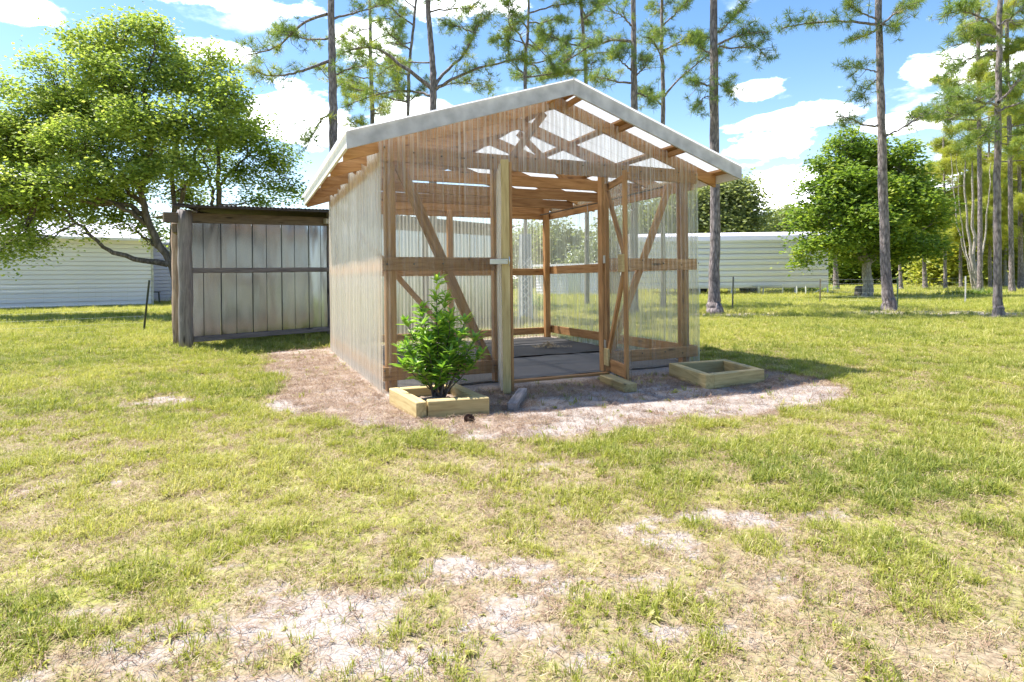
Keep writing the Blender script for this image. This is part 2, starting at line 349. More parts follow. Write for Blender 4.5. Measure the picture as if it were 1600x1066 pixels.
# greenhouse frame of reference
GA = Vector((-1.273, 5.81, 0)); GT = .42087; GW, GL = 3.95, 4.0
_gx = (math.cos(GT), math.sin(GT)); _gy = (-math.sin(GT), math.cos(GT))
def to_gh(x, y):
    dx, dy = x-GA.x, y-GA.y
    return dx*_gx[0]+dy*_gx[1], dx*_gy[0]+dy*_gy[1]
def gh(x, y, z=0): return Vector((GA.x+x*_gx[0]+y*_gy[0], GA.y+x*_gx[1]+y*_gy[1], z))
BED = [(-1.15, 4.2), (-1.0, 3.2), (-.98, 2.0), (-.98, 1.0), (-1.02, -.2), (-.75, -.95), (-.2, -1.55), (.22, -1.95), (.7, -2.25), (1.3, -2.25), (2.0, -2.35), (2.95, -2.4), (3.8, -2.25),
       (4.3, -1.75), (4.45, -1.0), (4.25, -.35), (4.15, .3), (4.1, 4.4), (0, 4.6)]
def poly_dist(px, py, poly):
    """signed distance, positive inside"""
    n = len(poly); d = np.full(px.shape, 1e9); ins = np.zeros(px.shape, bool)
    for i in range(n):
        ax, ay = poly[i]; bx, by = poly[(i+1) % n]; ex, ey = bx-ax, by-ay
        t = np.clip(((px-ax)*ex+(py-ay)*ey)/(ex*ex+ey*ey), 0, 1)
        d = np.minimum(d, np.hypot(px-ax-t*ex, py-ay-t*ey))
        c = ((ay > py) != (by > py)) & (px < (bx-ax)*(py-ay)/(by-ay+1e-12)+ax); ins ^= c
    return np.where(ins, d, -d)
def bed_mask(x, y):
    lx, ly = to_gh(x, y); d = poly_dist(lx, ly, BED) + (fbm(x*2.2, y*2.2)-.5)*.55
    return smooth(d, -.06, .10)
PINE_RINGS = [(6.2, 17.3, 1.7, 1.0), (11.5, 17.5, 2.0, 1.1), (14.0, 15.9, 3.6, 1.0), (-11.2, 19.6, 2.2, 1.2), (12.5, 17.2, 2.0, .6)]
def ring_mask(x, y):
    m = np.zeros(np.shape(x))
    for (cx, cy, rx, ry) in PINE_RINGS:
        m = np.maximum(m, smooth(1.25-np.hypot((x-cx)/rx, (y-cy)/ry)+(fbm(x*1.5, y*1.5)-.5)*1.2, 0, .5))
    return m
def sand_mask(x, y):
    """bare white sand: where the turf is thin in front of the camera and in the bed"""
    n = .45*fbm(x*1.7+3, y*2.2+9, 5)+.55*fbm(x*4.5+3, y*7+9, 5)
    fg = np.exp(-(((x-.05)/1.15)**2+((y-2.05)/.42)**2))*1.15 + .6*np.exp(-(((x-1.0)/.5)**2+((y-2.75)/.3)**2)) + .5*np.exp(-(((x+1.0)/.5)**2+((y-1.75)/.3)**2))
    fg = fg + .55*np.exp(-(((x+2.55)/.5)**2+((y-3.1)/.25)**2)) + .5*np.exp(-(((x-.25)/1.2)**2+((y-3.3)/.35)**2)) + .6*np.exp(-(((x+3.6)/.6)**2+((y-5.6)/.3)**2))
    lawn = smooth(fg*.60+(n-.5)*3.0, .22, .85)*smooth(fg, .05, .3)
    lx, ly = to_gh(x, y)
    bd = 2.3*np.exp(-(((lx-1.75)/.85)**2+((ly+1.50)/.48)**2))+2.2*np.exp(-(((lx-2.9)/.85)**2+((ly+1.9)/.32)**2))+1.1*np.exp(-(((lx+.95)/.2)**2+((ly+.1)/.35)**2))+.9*np.exp(-(((lx-.6)/.5)**2+((ly+2.05)/.18)**2))+.7*np.exp(-(((lx-3.7)/.5)**2+((ly+1.7)/.3)**2))
    bedsand = smooth(bd+(n-.5)*2.8, .22, .8)+.35*smooth(n, .42, .6)
    return lawn, bedsand
def lush(x, y):
    """0 bare .. 1 thick turf"""
    n = fbm(x*.9+40, y*.9+12, 5); s, _ = sand_mask(x, y)
    g = .80+(n-.5)*.95 + smooth(y, 3.0, 7.0)*.45 + .25*np.exp(-(((x-2.6)/.9)**2+((y-3.1)/.6)**2)) - .18*smooth(3.2-y, 0, 1.3)
    return np.clip(g, .05, 1.25)*(1-.9*s)

# ------------------------------------------------------------------ ground: one sheet to the horizon
def graded(lo, a, b, hi, step, ratio=1.12):
    core = list(np.arange(a, b+1e-6, step)); s = step; left = []; x = a
    while x > lo: s *= ratio; x -= s; left.append(x)
    s = step; x = core[-1]; right = []
    while x < hi: s *= ratio; x += s; right.append(x)
    return np.array(left[::-1]+core+right)
gx = graded(-900, -6, 7, 900, .06, 1.09); gy = graded(-60, 1.2, 9.0, 1800, .06, 1.07)
XX, YY = np.meshgrid(gx, gy)
def height(x, y):
    h = (fbm(x*1.1, y*1.1)-.5)*.035*smooth(y, .5, 1.5)+(fbm(x*7, y*7, 3)-.5)*.018
    lx, ly = to_gh(x, y); near = poly_dist(lx, ly, [(-.2, -.9), (4.2, -.9), (4.2, 4.2), (-.2, 4.2)])
    return h*(1-.8*smooth(near, -.3, .1))-.006
ZZ = height(XX, YY)
bedm = bed_mask(XX, YY); ringm = ring_mask(XX, YY); lawn_s, bed_s = sand_mask(XX, YY); lsh = lush(XX, YY)
ZZ = ZZ + bedm*.02*(fbm(XX*3, YY*3)-.3)
V = np.stack([XX, YY, ZZ], -1).reshape(-1, 3); ny, nx = XX.shape
I = np.arange((ny-1)*nx).reshape(ny-1, nx)[:, :-1].ravel(); FQ = np.stack([I, I+1, I+nx+1, I+nx], -1)
ground_me = np_mesh('ground', V, FQ, vattr={'bed': np.maximum(bedm, ringm*.9).ravel(), 'sand': np.where(bedm > .4, bed_s, lawn_s*(1-ringm)).ravel(), 'lush': lsh.ravel()})
def ground_mat():
    m, nt, N, L, b = new_mat('sandy_lawn_soil')
    def att(n): a = N('ShaderNodeAttribute'); a.attribute_name = n; return a.outputs['Fac']
    tc = N('ShaderNodeTexCoord')
    def noise(s, d=6, r=.6):
        n = N('ShaderNodeTexNoise'); n.inputs['Scale'].default_value = s; n.inputs['Detail'].default_value = d; n.inputs['Roughness'].default_value = r; L(tc.outputs['Object'], n.inputs['Vector']); return n.outputs[0]
    thatch = ramp(nt, noise(45, 7, .75), [(.3, (.16, .115, .075)), (.5, (.30, .24, .165)), (.7, (.42, .36, .26))])
    turf = ramp(nt, noise(14, 7, .75), [(.3, (.16, .17, .04)), (.5, (.31, .31, .07)), (.72, (.44, .42, .13))])
    big = ramp(nt, noise(.35, 4), [(.35, (.85, .95, .8)), (.65, (1.1, 1.05, 1.0))])
    turf = mixc(nt, 1.0, turf, big, 'MULTIPLY')
    sand = ramp(nt, noise(85, 6, .8), [(.34, (.17, .13, .11)), (.48, (.36, .32, .295)), (.68, (.44, .41, .39))])
    straw = ramp(nt, noise(42, 9, .85), [(.3, (.06, .042, .035)), (.45, (.31, .245, .205)), (.64, (.54, .47, .42))])
    g = N('ShaderNodeMath'); g.operation = 'MULTIPLY_ADD'; L(noise(5, 6, .7), g.inputs[0]); g.inputs[1].default_value = 1.6; g.inputs[2].default_value = -1.05
    ad = N('ShaderNodeMath'); ad.operation = 'ADD'; L(g.outputs[0], ad.inputs[0]); L(att('lush'), ad.inputs[1])
    cl = N('ShaderNodeMapRange'); cl.interpolation_type = 'SMOOTHSTEP'; cl.inputs[1].default_value = .10; cl.inputs[2].default_value = .85; L(ad.outputs[0], cl.inputs[0])
    col = mixc(nt, cl.outputs[0], thatch, turf)
    col = mixc(nt, att('bed'), col, straw)
    sm = N('ShaderNodeMath'); sm.operation = 'MULTIPLY_ADD'; L(noise(16, 7, .75), sm.inputs[0]); sm.inputs[1].default_value = 3.4; sm.inputs[2].default_value = -1.75
    s2 = N('ShaderNodeMath'); s2.operation = 'ADD'; L(sm.outputs[0], s2.inputs[0]); L(att('sand'), s2.inputs[1])
    s3 = N('ShaderNodeMapRange'); s3.interpolation_type = 'SMOOTHSTEP'; s3.inputs[1].default_value = .15; s3.inputs[2].default_value = .95; L(s2.outputs[0], s3.inputs[0])
    gate = N('ShaderNodeMath'); gate.operation = 'MULTIPLY'; L(s3.outputs[0], gate.inputs[0])
    gg = N('ShaderNodeMapRange'); gg.inputs[1].default_value = .02; gg.inputs[2].default_value = .25; L(att('sand'), gg.inputs[0]); L(gg.outputs[0], gate.inputs[1])
    col = mixc(nt, gate.outputs[0], col, sand)
    L(col, b.inputs['Base Color']); b.inputs['Roughness'].default_value = .95; b.inputs['Specular IOR Level'].default_value = .2
    bp = N('ShaderNodeBump'); bp.inputs['Strength'].default_value = .6; bp.inputs['Distance'].default_value = .02; L(noise(38, 8, .75), bp.inputs['Height']); L(bp.outputs[0], b.inputs['Normal'])
    return m
ground = link('ground', ground_me, ground_mat(), smooth=True)
tag(ground, 'sandy yard ground under thin grass and pine straw', kind='structure')

# ------------------------------------------------------------------ instanced ground cover
def tuft_mesh(name, n, length, width, spread, droop, flat=False):
    V = []; Fc = []
    for i in range(n):
        a = random.uniform(0, 2*math.pi); ln = length*random.uniform(.5, 1.15); w = width*random.uniform(.7, 1.2)
        d = Vector((math.cos(a), math.sin(a), 0)); sd = Vector((-d.y, d.x, 0))
        base = d*random.uniform(0, spread*.35)+sd*random.uniform(-spread, spread)*.3
        if flat:
            base = Vector((random.uniform(-1, 1), random.uniform(-1, 1), 0))*spread; z0 = random.uniform(.002, .014)
            pts = [base+Vector((0, 0, z0)), base+d*ln*.5+sd*random.uniform(-.1, .1)*ln+Vector((0, 0, z0+random.uniform(0, .015))), base+d*ln+Vector((0, 0, random.uniform(.001, .012)))]
        else:
            lean = random.uniform(.15, 1.0)*droop
            pts = [base, base+d*ln*.45*lean+Vector((0, 0, ln*.6*(1-.3*lean))), base+d*ln*(1.0*lean)+Vector((0, 0, ln*(1-.65*lean)))]
        k = len(V)
        if flat: sdv = sd
        else: sdv = (sd+Vector((0, 0, random.uniform(-.2, .2)))).normalized()
        V += [pts[0]-sdv*w*.5, pts[0]+sdv*w*.5, pts[1]+sdv*w*.45, pts[1]-sdv*w*.45, pts[2]]
        Fc += [(k, k+1, k+2), (k, k+2, k+3), (k+3, k+2, k+4)]
    return np_mesh(name, [tuple(v) for v in V], Fc)
def scatter(name, pts, scale, tint, meshes, mat, parent=None):
    """ground cover that nobody could count: points carrying turned, scaled copies of small tufts"""
    n = len(pts); src = bpy.data.collections.new(name+'_shapes')
    for me in meshes: me.polygons.foreach_set('use_smooth', np.zeros(len(me.polygons), bool))
    for k, me in enumerate(meshes):
        me.materials.append(mat); o = bpy.data.objects.new('%s_shape_%02d' % (name, k), me); src.objects.link(o)
    me = bpy.data.meshes.new(name); me.vertices.add(n); me.vertices.foreach_set('co', np.asarray(pts, np.float32).ravel())
    rot = np.stack([rng.normal(0, .12, n), rng.normal(0, .12, n), rng.random(n)*6.283], -1)
    a = me.attributes.new('rot', 'FLOAT_VECTOR', 'POINT'); a.data.foreach_set('vector', rot.astype(np.float32).ravel())
    a = me.attributes.new('scl', 'FLOAT', 'POINT'); a.data.foreach_set('value', np.asarray(scale, np.float32))
    a = me.attributes.new('tint', 'FLOAT', 'POINT'); a.data.foreach_set('value', np.asarray(tint, np.float32))
    a = me.attributes.new('pick', 'INT', 'POINT'); a.data.foreach_set('value', rng.integers(0, len(meshes), n).astype(np.int32))
    o = link(name, me, None, parent)
    ng = bpy.data.node_groups.new(name+'_spread', 'GeometryNodeTree')
    ng.interface.new_socket(name='Geometry', in_out='INPUT', socket_type='NodeSocketGeometry'); ng.interface.new_socket(name='Geometry', in_out='OUTPUT', socket_type='NodeSocketGeometry')
    N = ng.nodes.new; L = ng.links.new; gi = N('NodeGroupInput'); go = N('NodeGroupOutput')
    ci = N('GeometryNodeCollectionInfo'); ci.inputs['Collection'].default_value = src; ci.inputs['Separate Children'].default_value = True; ci.inputs['Reset Children'].default_value = True
    ip = N('GeometryNodeInstanceOnPoints'); ip.inputs['Pick Instance'].default_value = True
    def na(nm, ty):
        x = N('GeometryNodeInputNamedAttribute'); x.data_type = ty; x.inputs['Name'].default_value = nm; return x.outputs['Attribute']
    e2r = N('FunctionNodeEulerToRotation'); L(na('rot', 'FLOAT_VECTOR'), e2r.inputs[0])
    L(gi.outputs[0], ip.inputs['Points']); L(ci.outputs[0], ip.inputs['Instance']); L(na('pick', 'INT'), ip.inputs['Instance Index'])
    L(e2r.outputs[0], ip.inputs['Rotation']); L(na('scl', 'FLOAT'), ip.inputs['Scale']); L(ip.outputs[0], go.inputs[0])
    md = o.modifiers.new('spread', 'NODES'); md.node_group = ng
    return o
def wedge_points(y0, y1, dens, margin=.6):
    n = int(dens*.9*(y1*y1-y0*y0)*1.08); y = np.sqrt(rng.random(n)*(y1*y1-y0*y0)+y0*y0); x = (rng.random(n)*2-1)*(.89*y+margin)
    return x, y
lx0, ly0 = [], []
shedpoly = [(-5.6, 10.1), (-2.8, 9.9), (2.0, 15.6), (-.5, 18), (-5.6, 13)]
GX, GY, GS, GTn = [], [], [], []; SX, SY, SS, ST = [], [], [], []
for (y0, y1, dens, sc) in ((1.35, 3, 3400, .56), (3, 5, 2700, .66), (5, 9, 1600, .8), (9, 16, 620, 1.1), (16, 30, 190, 1.7), (30, 62, 50, 2.6)):
    x, y = wedge_points(y0, y1, dens)
    g = lush(x, y); bm_ = bed_mask(x, y); rm = ring_mask(x, y)
    clump = fbm(x*5+9, y*5+2, 3); lxx, lyy = to_gh(x, y)
    p = np.clip(g*(.62+.6*smooth(clump, .36, .64)), 0, 1.2)*(1-.985*bm_)*(1-.9*rm)
    inside = (lxx > -.05) & (lxx < GW+.03) & (lyy > -.1) & (lyy < GL+.05)
    k = (rng.random(len(x)) < p) & ~inside
    GX.append(x[k]); GY.append(y[k]); GS.append(sc*rng.uniform(.65, 1.25, k.sum())*(.75+.4*np.clip(g[k], 0, 1))*(.72+.75*smooth(clump[k], .4, .66)))
    t = .46+rng.normal(0, .17, k.sum())+(fbm(x[k]*.6, y[k]*.6)-.5)*.9-.12*smooth(g[k], .6, 1.1)+.16*smooth(y[k], 6, 18)  # far blades tinted lighter, painted brightness against their shaded sides
    dead = rng.random(k.sum()) < .13; t[dead] = rng.uniform(.8, 1, dead.sum()); GTn.append(np.clip(t, 0, 1))
    # dead thatch lying on the soil
    x, y = wedge_points(y0, min(y1, 16), dens*.6 if y0 < 9 else dens*.3) if y0 < 16 else (np.zeros(0), np.zeros(0))
    if len(x):
        s_, b_ = sand_mask(x, y); bm_ = bed_mask(x, y); sx = np.where(bm_ > .5, b_, s_); lxx, lyy = to_gh(x, y)
        inside = (lxx > -.05) & (lxx < GW+.03) & (lyy > -.32) & (lyy < GL+.05)
        k = (rng.random(len(x)) < (.55-.3*sx+(.45-.25*sx)*(bm_ > .5))) & ~inside; SX.append(x[k]); SY.append(y[k]); SS.append(sc*1.25*rng.uniform(.7, 1.3, k.sum()))
        ST.append(np.clip(.55+rng.normal(0, .25, k.sum())-.10*bm_[k]-.2*sx[k], 0, 1))
x, y = np.concatenate(GX), np.concatenate(GY)
pz = height(x, y)
grass = scatter('grass', np.stack([x, y, pz-.002], -1), np.concatenate(GS), np.concatenate(GTn),
                [tuft_mesh('grass_tuft', 9, .062, .0042, .03, .95) for _ in range(6)]+[tuft_mesh('grass_tuft', 5, .085, .0045, .02, .8) for _ in range(2)]+[tuft_mesh('grass_tuft', 9, .10, .0026, .04, 1.25) for _ in range(4)]+[tuft_mesh('weed', 8, .042, .013, .02, 1.6)], M['grassblade'])
tag(grass, 'thin yellow green grass growing over the sandy yard', 'grass', kind='stuff')
x, y = np.concatenate(SX), np.concatenate(SY)
straw = scatter('dead_straw', np.stack([x, y, height(x, y)+bed_mask(x, y)*.004], -1), np.concatenate(SS), np.concatenate(ST),
                [tuft_mesh('straw_bits', 8, .07, .0028, .05, 1, flat=True) for _ in range(6)], M['straw'])
tag(straw, 'dead grass and fallen pine needles lying on the soil', 'straw', kind='stuff')
print('grass', len(grass.data.vertices), 'straw', len(straw.data.vertices))
# ------------------------------------------------------------------ greenhouse
G0 = empty('greenhouse', GA, GT, label='timber framed greenhouse clad in clear corrugated plastic with its double doors open', cat='greenhouse')
SL = .3262; XR = GW/2; EV = .389
def rz_(x): return (2.40+SL*(x+EV)) if x <= XR else (2.40+SL*(GW+EV-x))       # top of the rafters
def slope_piece(name, x0, x1, drop, h, y0, y1, mat, parent, lift=0):
    """sloping timber with plumb-cut ends, between local x0 and x1; top lies `drop` under the rafter line"""
    bm = bmesh.new(); n = 6; cx, cy = (x0+x1)/2, (y0+y1)/2; cz = rz_(cx)-drop
    rows = []
    for i in range(n+1):
        x = x0+(x1-x0)*i/n; zt = rz_(x)-drop-cz; w = random.uniform(-.002, .002)
        rows.append([bm.verts.new((x-cx, yy-cy, z)) for yy, z in ((y0, zt-h+w), (y1, zt-h+w), (y1, zt), (y0, zt))])
    for a, b in zip(rows, rows[1:]):
        for k in range(4): bm.faces.new((a[k], b[k], b[(k+1) % 4], a[(k+1) % 4]))
    bm.faces.new(rows[0]); bm.faces.new(rows[-1][::-1]); bmesh.ops.recalc_face_normals(bm, faces=bm.faces)
    o = bm_obj(name, bm, mat, parent); o.location = (cx, cy, cz); return o
def sheet(name, w, bot, top, mat, parent, loc, rz, pitch=.066, amp=.010, rows=6):
    """upright corrugated sheet, local x along its width"""
    n = max(4, int(w/pitch*6)); V = []; Fc = []; ph = random.random()*6; bow = random.uniform(-.004, .004)
    for j in range(rows+1):
        for i in range(n+1):
            s = i/n*w; b_, t_ = bot(s), top(s); t = j/rows
            V.append((s, amp*math.sin(s/pitch*2*math.pi+ph)+bow*math.sin(t*9)+random.uniform(-.0006, .0006), b_+(t_-b_)*t))
    for j in range(rows):
        for i in range(n): a = j*(n+1)+i; Fc.append((a, a+1, a+n+2, a+n+1))
    o = link(name, np_mesh(name, V, Fc), mat, parent, smooth=True); o.location = loc; o.rotation_euler = (0, 0, rz); return o
PW = M['pine']
# posts
for (x0, y0, x1, y1, z0, z1) in ((.04, .04, .145, .14, -.03, 2.52), (1.20, .04, 1.30, .13, -.07, 2.44), (2.575, .04, 2.668, .13, -.08, 2.44), (3.745, .04, 3.85, .14, -.03, 2.50),
                                 (.04, 2.0, .13, 2.09, -.02, 2.5), (.04, 3.86, .14, 3.955, -.02, 2.5), (1.93, 3.865, 2.02, 3.955, -.02, 2.3), (3.80, 3.86, 3.90, 3.955, -.05, 2.5), (3.815, 2.0, 3.905, 2.09, -.02, 2.5)):
    upright('post', (x0, y0, z0), (x1, y1, z1), PW, G0)
# rails: front, left, right, back
for z0, z1 in ((.11, .245), (1.20, 1.34)):
    if True:
        board('rail', (-.005, .019, (z0+z1)/2), (1.335 if z0 > 1 else 1.30, .019, (z0+z1)/2), z1-z0, .038, PW, G0, warp=.003)
        board('rail', (2.60, .019, (z0+z1)/2), (3.95, .019, (z0+z1)/2), z1-z0, .038, PW, G0, warp=.003)
    board('rail', (.019, .042, (z0+z1)/2), (.019, 3.96, (z0+z1)/2), z1-z0, .036, PW, G0, warp=.003)
    board('rail', (3.93, .042, (z0+z1)/2), (3.93, 3.96, (z0+z1)/2), z1-z0, .036, PW, G0, warp=.003)
    board('rail', (.002, 3.98, (z0+z1)/2-.03), (3.948, 3.98, (z0+z1)/2-.03), z1-z0-.015, .038, PW, G0, warp=.003)
board('header', (-.005, .019, 2.37), (2.02, .019, 2.36), .165, .038, PW, G0, warp=.002)
board('header', (2.024, .017, 2.37), (3.955, .017, 2.365), .16, .038, PW, G0, warp=.002)
board('top_plate', (.019, .042, 2.30), (.019, 3.96, 2.30), .14, .036, PW, G0)
board('top_plate', (3.93, .042, 2.28), (3.93, 3.96, 2.28), .14, .036, PW, G0)
board('top_plate', (.002, 3.98, 2.28), (3.948, 3.98, 2.28), .14, .038, PW, G0)
# braces
board('brace', (.19, .10, 2.29), (1.15, .10, .20), .11, .036, PW, G0)
board('brace', (3.62, .10, 2.27), (2.68, .10, .16), .09, .036, PW, G0)
board('brace', (.16, 3.93, 2.2), (1.90, 3.93, .22), .09, .036, PW, G0)
# roof frames
YT = (.061, 1.03, 2.0, 2.97, 3.925)
for i, y in enumerate(YT):
    slope_piece('rafter', -EV+.03, XR-.001, 0, .145, y-.019, y+.019, PW, G0)
    slope_piece('rafter', XR+.001, GW+EV-.03, 0, .145, y-.019, y+.019, PW, G0)
    if i: board('tie', (.05, y+.04, 2.37), (3.9, y+.04, 2.37), .14, .038, PW, G0, warp=.006)
    if i == 0: board('web_brace', (1.86, .105, 2.98), (1.45, .105, 2.44), .085, .036, PW, G0)
    elif i == 1:
        board('web_brace', (2.0, y+.075, 3.0), (2.7, y+.075, 2.42), .085, .03, PW, G0)
for x in (-.33, .42, 1.16, 1.88, GW-1.88, GW-1.16, GW-.42, GW+.33):
    z = rz_(x)+.020; sg = 1 if x < XR else -1
    board('purlin', (x, -.335, z), (x, 4.05, z), .038, .088, PW, G0, up=(-SL*sg, 0, 1))
# lookout blocks under the front of the roof
for x in (1.86, XR+.14, GW-1.15, GW-.42):
    board('lookout', (x, -.33, rz_(x)-.045), (x, .04, rz_(x)-.05), .06, .04, PW, G0)
# fascia
for (a, b) in ((-EV, XR-.0015), (XR+.0015, GW+EV)):
    o = slope_piece('fascia', a, b, -.055, .158, -.37, -.345, M['fascia'], G0)
for x, s in ((-EV, -1), (GW+EV, 1)):
    board('fascia', (x-s*.0125, -.343, 2.385), (x-s*.0125, 4.08, 2.385), .15, .025, M['fascia_side'], G0, warp=.004)
for (a, b) in ((-EV, XR-.0015), (XR+.0015, GW+EV)):
    slope_piece('fascia', a+.03, b-.03, -.03, .14, 4.06, 4.085, M['fascia_side'], G0)
# roof sheets
def roof_sheet(y0, w, side):
    n = int(w/.07*6); rows = 8; V = []; Fc = []; ph = random.random()*.2; lift = .002*(int(y0*10) % 2)
    xs = np.linspace(-EV-.035, XR+.01, rows+1) if side < 0 else np.linspace(GW+EV+.035, XR-.01, rows+1)
    for x in xs:
        zz = 2.40+SL*((x+EV) if side < 0 else (GW+EV-x))
        for i in range(n+1):
            s = i/n*w; V.append((x, y0+s, zz+.058+lift+.009*math.sin(s/.07*2*math.pi+ph)))
    for j in range(rows):
        for i in range(n): a = j*(n+1)+i; Fc.append((a, a+1, a+n+2, a+n+1))
    return link('roof_sheet', np_mesh('roof_sheet', V, Fc), M['roofpoly'], G0, smooth=True)
for k in range(7):
    roof_sheet(-.40+k*.645, .66, -1); roof_sheet(-.40+k*.645, .66, 1)
# wall sheets: front
def ftop(x0, k=.02): return lambda s: rz_(x0+s)-k
for (x0, w, b_, mt) in ((-.035, .665, .0, 'poly'), (.615, .70, .01, 'poly'), (1.305, .65, 2.275, 'poly'), (1.94, .65, 2.275, 'poly'), (2.575, .68, .01, 'poly'), (3.24, .715, .02, 'poly')):
    sheet('corrugated_panel', w, (lambda s, q=b_: q), ftop(x0), M[mt], G0, (x0, -.012-.002*random.random(), 0), 0)
# left wall: the tops are cut on a slant, sheet by sheet
for k in range(6):
    y0 = 4.01-k*.668; r = random.uniform(-.015, .015)
    sheet('corrugated_panel', .685, (lambda s: .0), (lambda s, q=r: 2.53+q-.16*smooth(np.array(s), 0.02, .66)), M['poly_side'], G0, (-.013-.004*(k % 2), y0, 0), R(-90))
for k in range(6):
    y0 = -.005+k*.668
    sheet('corrugated_panel', .685, (lambda s: .02), (lambda s: 2.42), M['poly_back'], G0, (3.963+.004*(k % 2), y0, 0), R(90))
    sheet('corrugated_panel', .67, (lambda s: .02), (lambda s, x=-.01+k*.66: 2.36 if x < 9 else 2), M['poly_back'], G0, (-.01+k*.66, 4.013+.004*(k % 2), 0), 0)
# screws through the front sheets
bm = bmesh.new(); bmesh.ops.create_cone(bm, cap_ends=True, segments=7, radius1=.009, radius2=.006, depth=.008, matrix=Matrix.Rotation(R(90), 4, 'X')); sme = bpy.data.meshes.new('screw'); bm.to_mesh(sme); bm.free(); sme.materials.append(M['darksteel'])
for z in (2.40, 1.29, .19):
    for i in range(15):
        x = .03+i*.28+random.uniform(-.03, .03)
        if z < 2 and 1.2 < x < 2.62: continue
        o = link('screw', sme, None, G0); o.location = (x, -.026, z+random.uniform(-.03, .03))
# hanging pole with hooks
tube('hanging_pole', [(3.70, .35, 2.28), (3.70, 2.0, 2.265), (3.70, 3.85, 2.28)], .012, M['brown'], G0, 6)
for y in (.95, 2.2):
    tube('hook', [(3.70, y, 2.29), (3.70, y-.01, 2.20), (3.70, y, 2.08), (3.70, y+.05, 2.04), (3.70, y+.10, 2.07)], .007, M['galv'], G0, 5)
# floor
def floor_mat(nm, x0, y0, x1, y1, z, mat):
    nx_, ny_ = 30, 16; V = []; Fc = []
    for j in range(ny_+1):
        for i in range(nx_+1):
            x = x0+(x1-x0)*i/nx_; y = y0+(y1-y0)*j/ny_; e = min(i, j, nx_-i, ny_-j)
            V.append((x+(random.uniform(-.01, .01) if e == 0 else 0), y, z+.006*fbm(np.array(x*3), np.array(y*3), 2)+(.012*random.random() if e == 0 else 0)))
    for j in range(ny_):
        for i in range(nx_): a = j*(nx_+1)+i; Fc.append((a, a+1, a+nx_+2, a+nx_+1))
    return link(nm, np_mesh(nm, V, Fc), mat, G0, smooth=True)
floor_mat('floor_mat', .16, .02, 3.88, 1.62, .012, M['mat1'])
floor_mat('floor_mat', .16, 1.60, 3.88, 3.90, .026, M['mat2'])
board('door_sill', (1.31, -.05, -.012), (2.57, -.065, -.012), .075, .07, PW, G0, up=(0, 1, 0), bevel=.006)

def leaf(hinge, ang, w, z0, z1, flip):
    """one door leaf: local x runs from the hinge to the free edge"""
    d = empty('door', (hinge[0], hinge[1], 0), ang); d.parent = G0; d.location = (hinge[0], hinge[1], 0); return d
# left leaf, seen nearly edge on
va = math.atan2(-.595, -.215); D1 = leaf((1.285, -.03), va, .64, 0, 2.25, 1); TW = M['treated']; w = .63
upright('stile', (w-.05, -.055, .0), (w, .022, 2.26), TW, D1); upright('stile', (.0, -.02, .04), (.045, .02, 2.22), TW, D1)
upright('edge_strip', (w-.075, .024, .02), (w-.005, .052, 2.24), PW, D1)
for z in (.10, 1.27, 2.2): board('door_rail', (.046, 0, z), (w-.052, 0, z), .09, .036, PW, D1)
board('door_brace', (.06, 0, .18), (w-.06, 0, 1.2), .06, .03, PW, D1)
sheet('door_panel', w+.02, lambda s: .03, lambda s: 2.22, M['poly_side'], D1, (0, -.066, 0), 0)
for z in (.35, 1.9): box('hinge', (-.03, -.026, z), (.02, -.021, z+.1), M['galv'], D1, 0)
hs = box('hasp', (w+.021, -.17, 1.25), (w+.027, .0, 1.30), M['galv'], D1, .002)
tube('hasp_staple', [(w+.022, .015, 1.24), (w+.05, .015, 1.25), (w+.05, .015, 1.31), (w+.022, .015, 1.32)], .005, M['galv'], D1, 6)
# right leaf, open towards the viewer
va = math.atan2(-.64, -.16); D2 = leaf((2.59, -.02), va, .64, 0, 2.25, -1)
upright('stile', (0, -.02, .03), (.045, .02, 2.2), PW, D2); upright('stile', (w-.045, -.02, .0), (w, .02, 2.25), PW, D2)
board('door_rail', (.0, .04, 2.17), (w, .04, 2.19), .075, .036, PW, D2); board('door_rail', (.046, 0, .11), (w-.047, 0, .11), .14, .036, PW, D2)
board('door_brace', (.05, 0, 2.1), (w-.05, 0, 1.36), .055, .036, PW, D2); board('door_brace', (w-.05, 0, 1.2), (.05, 0, .25), .055, .036, PW, D2)
box('gusset', (w-.13, -.045, 1.17), (w+.01, -.022, 1.36), TW, D2); box('gusset', (.0, -.045, .10), (.14, -.022, .30), TW, D2)
sheet('door_panel', w+.05, lambda s: .0, lambda s: 2.2, M['poly'], D2, (-.0, .033, 0), 0)
for z in (.30, 1.28): box('hinge', (-.03, -.03, z), (.03, -.024, z+.09), M['galv'], D2, 0)

# dried grass left on the mat inside
b = Bag()
hp = gh(3.05, 2.35, .03)
for i in range(420):
    a = random.random()*6.28; r = abs(random.gauss(0, .14)); c = np.array([r*math.cos(a), r*math.sin(a)*.6, .012+.09*math.exp(-(r/.13)**2)*random.random()])
    q = random.random()*6.28; l = random.uniform(.03, .09); d = np.array([math.cos(q)*l, math.sin(q)*l, random.uniform(-.01, .025)]); s = np.array([-math.sin(q), math.cos(q), 0])*.0022
    b.add([c-s, c+s, c+d*.6+s+[0, 0, .012], c+d*.6-s+[0, 0, .012]], [(0, 1, 2, 3)])
o = b.obj('hay_clump', M['hay']); o.location = hp; tag(o, 'small heap of dry grass lying on the floor mat inside the greenhouse', 'dry grass', kind='stuff')

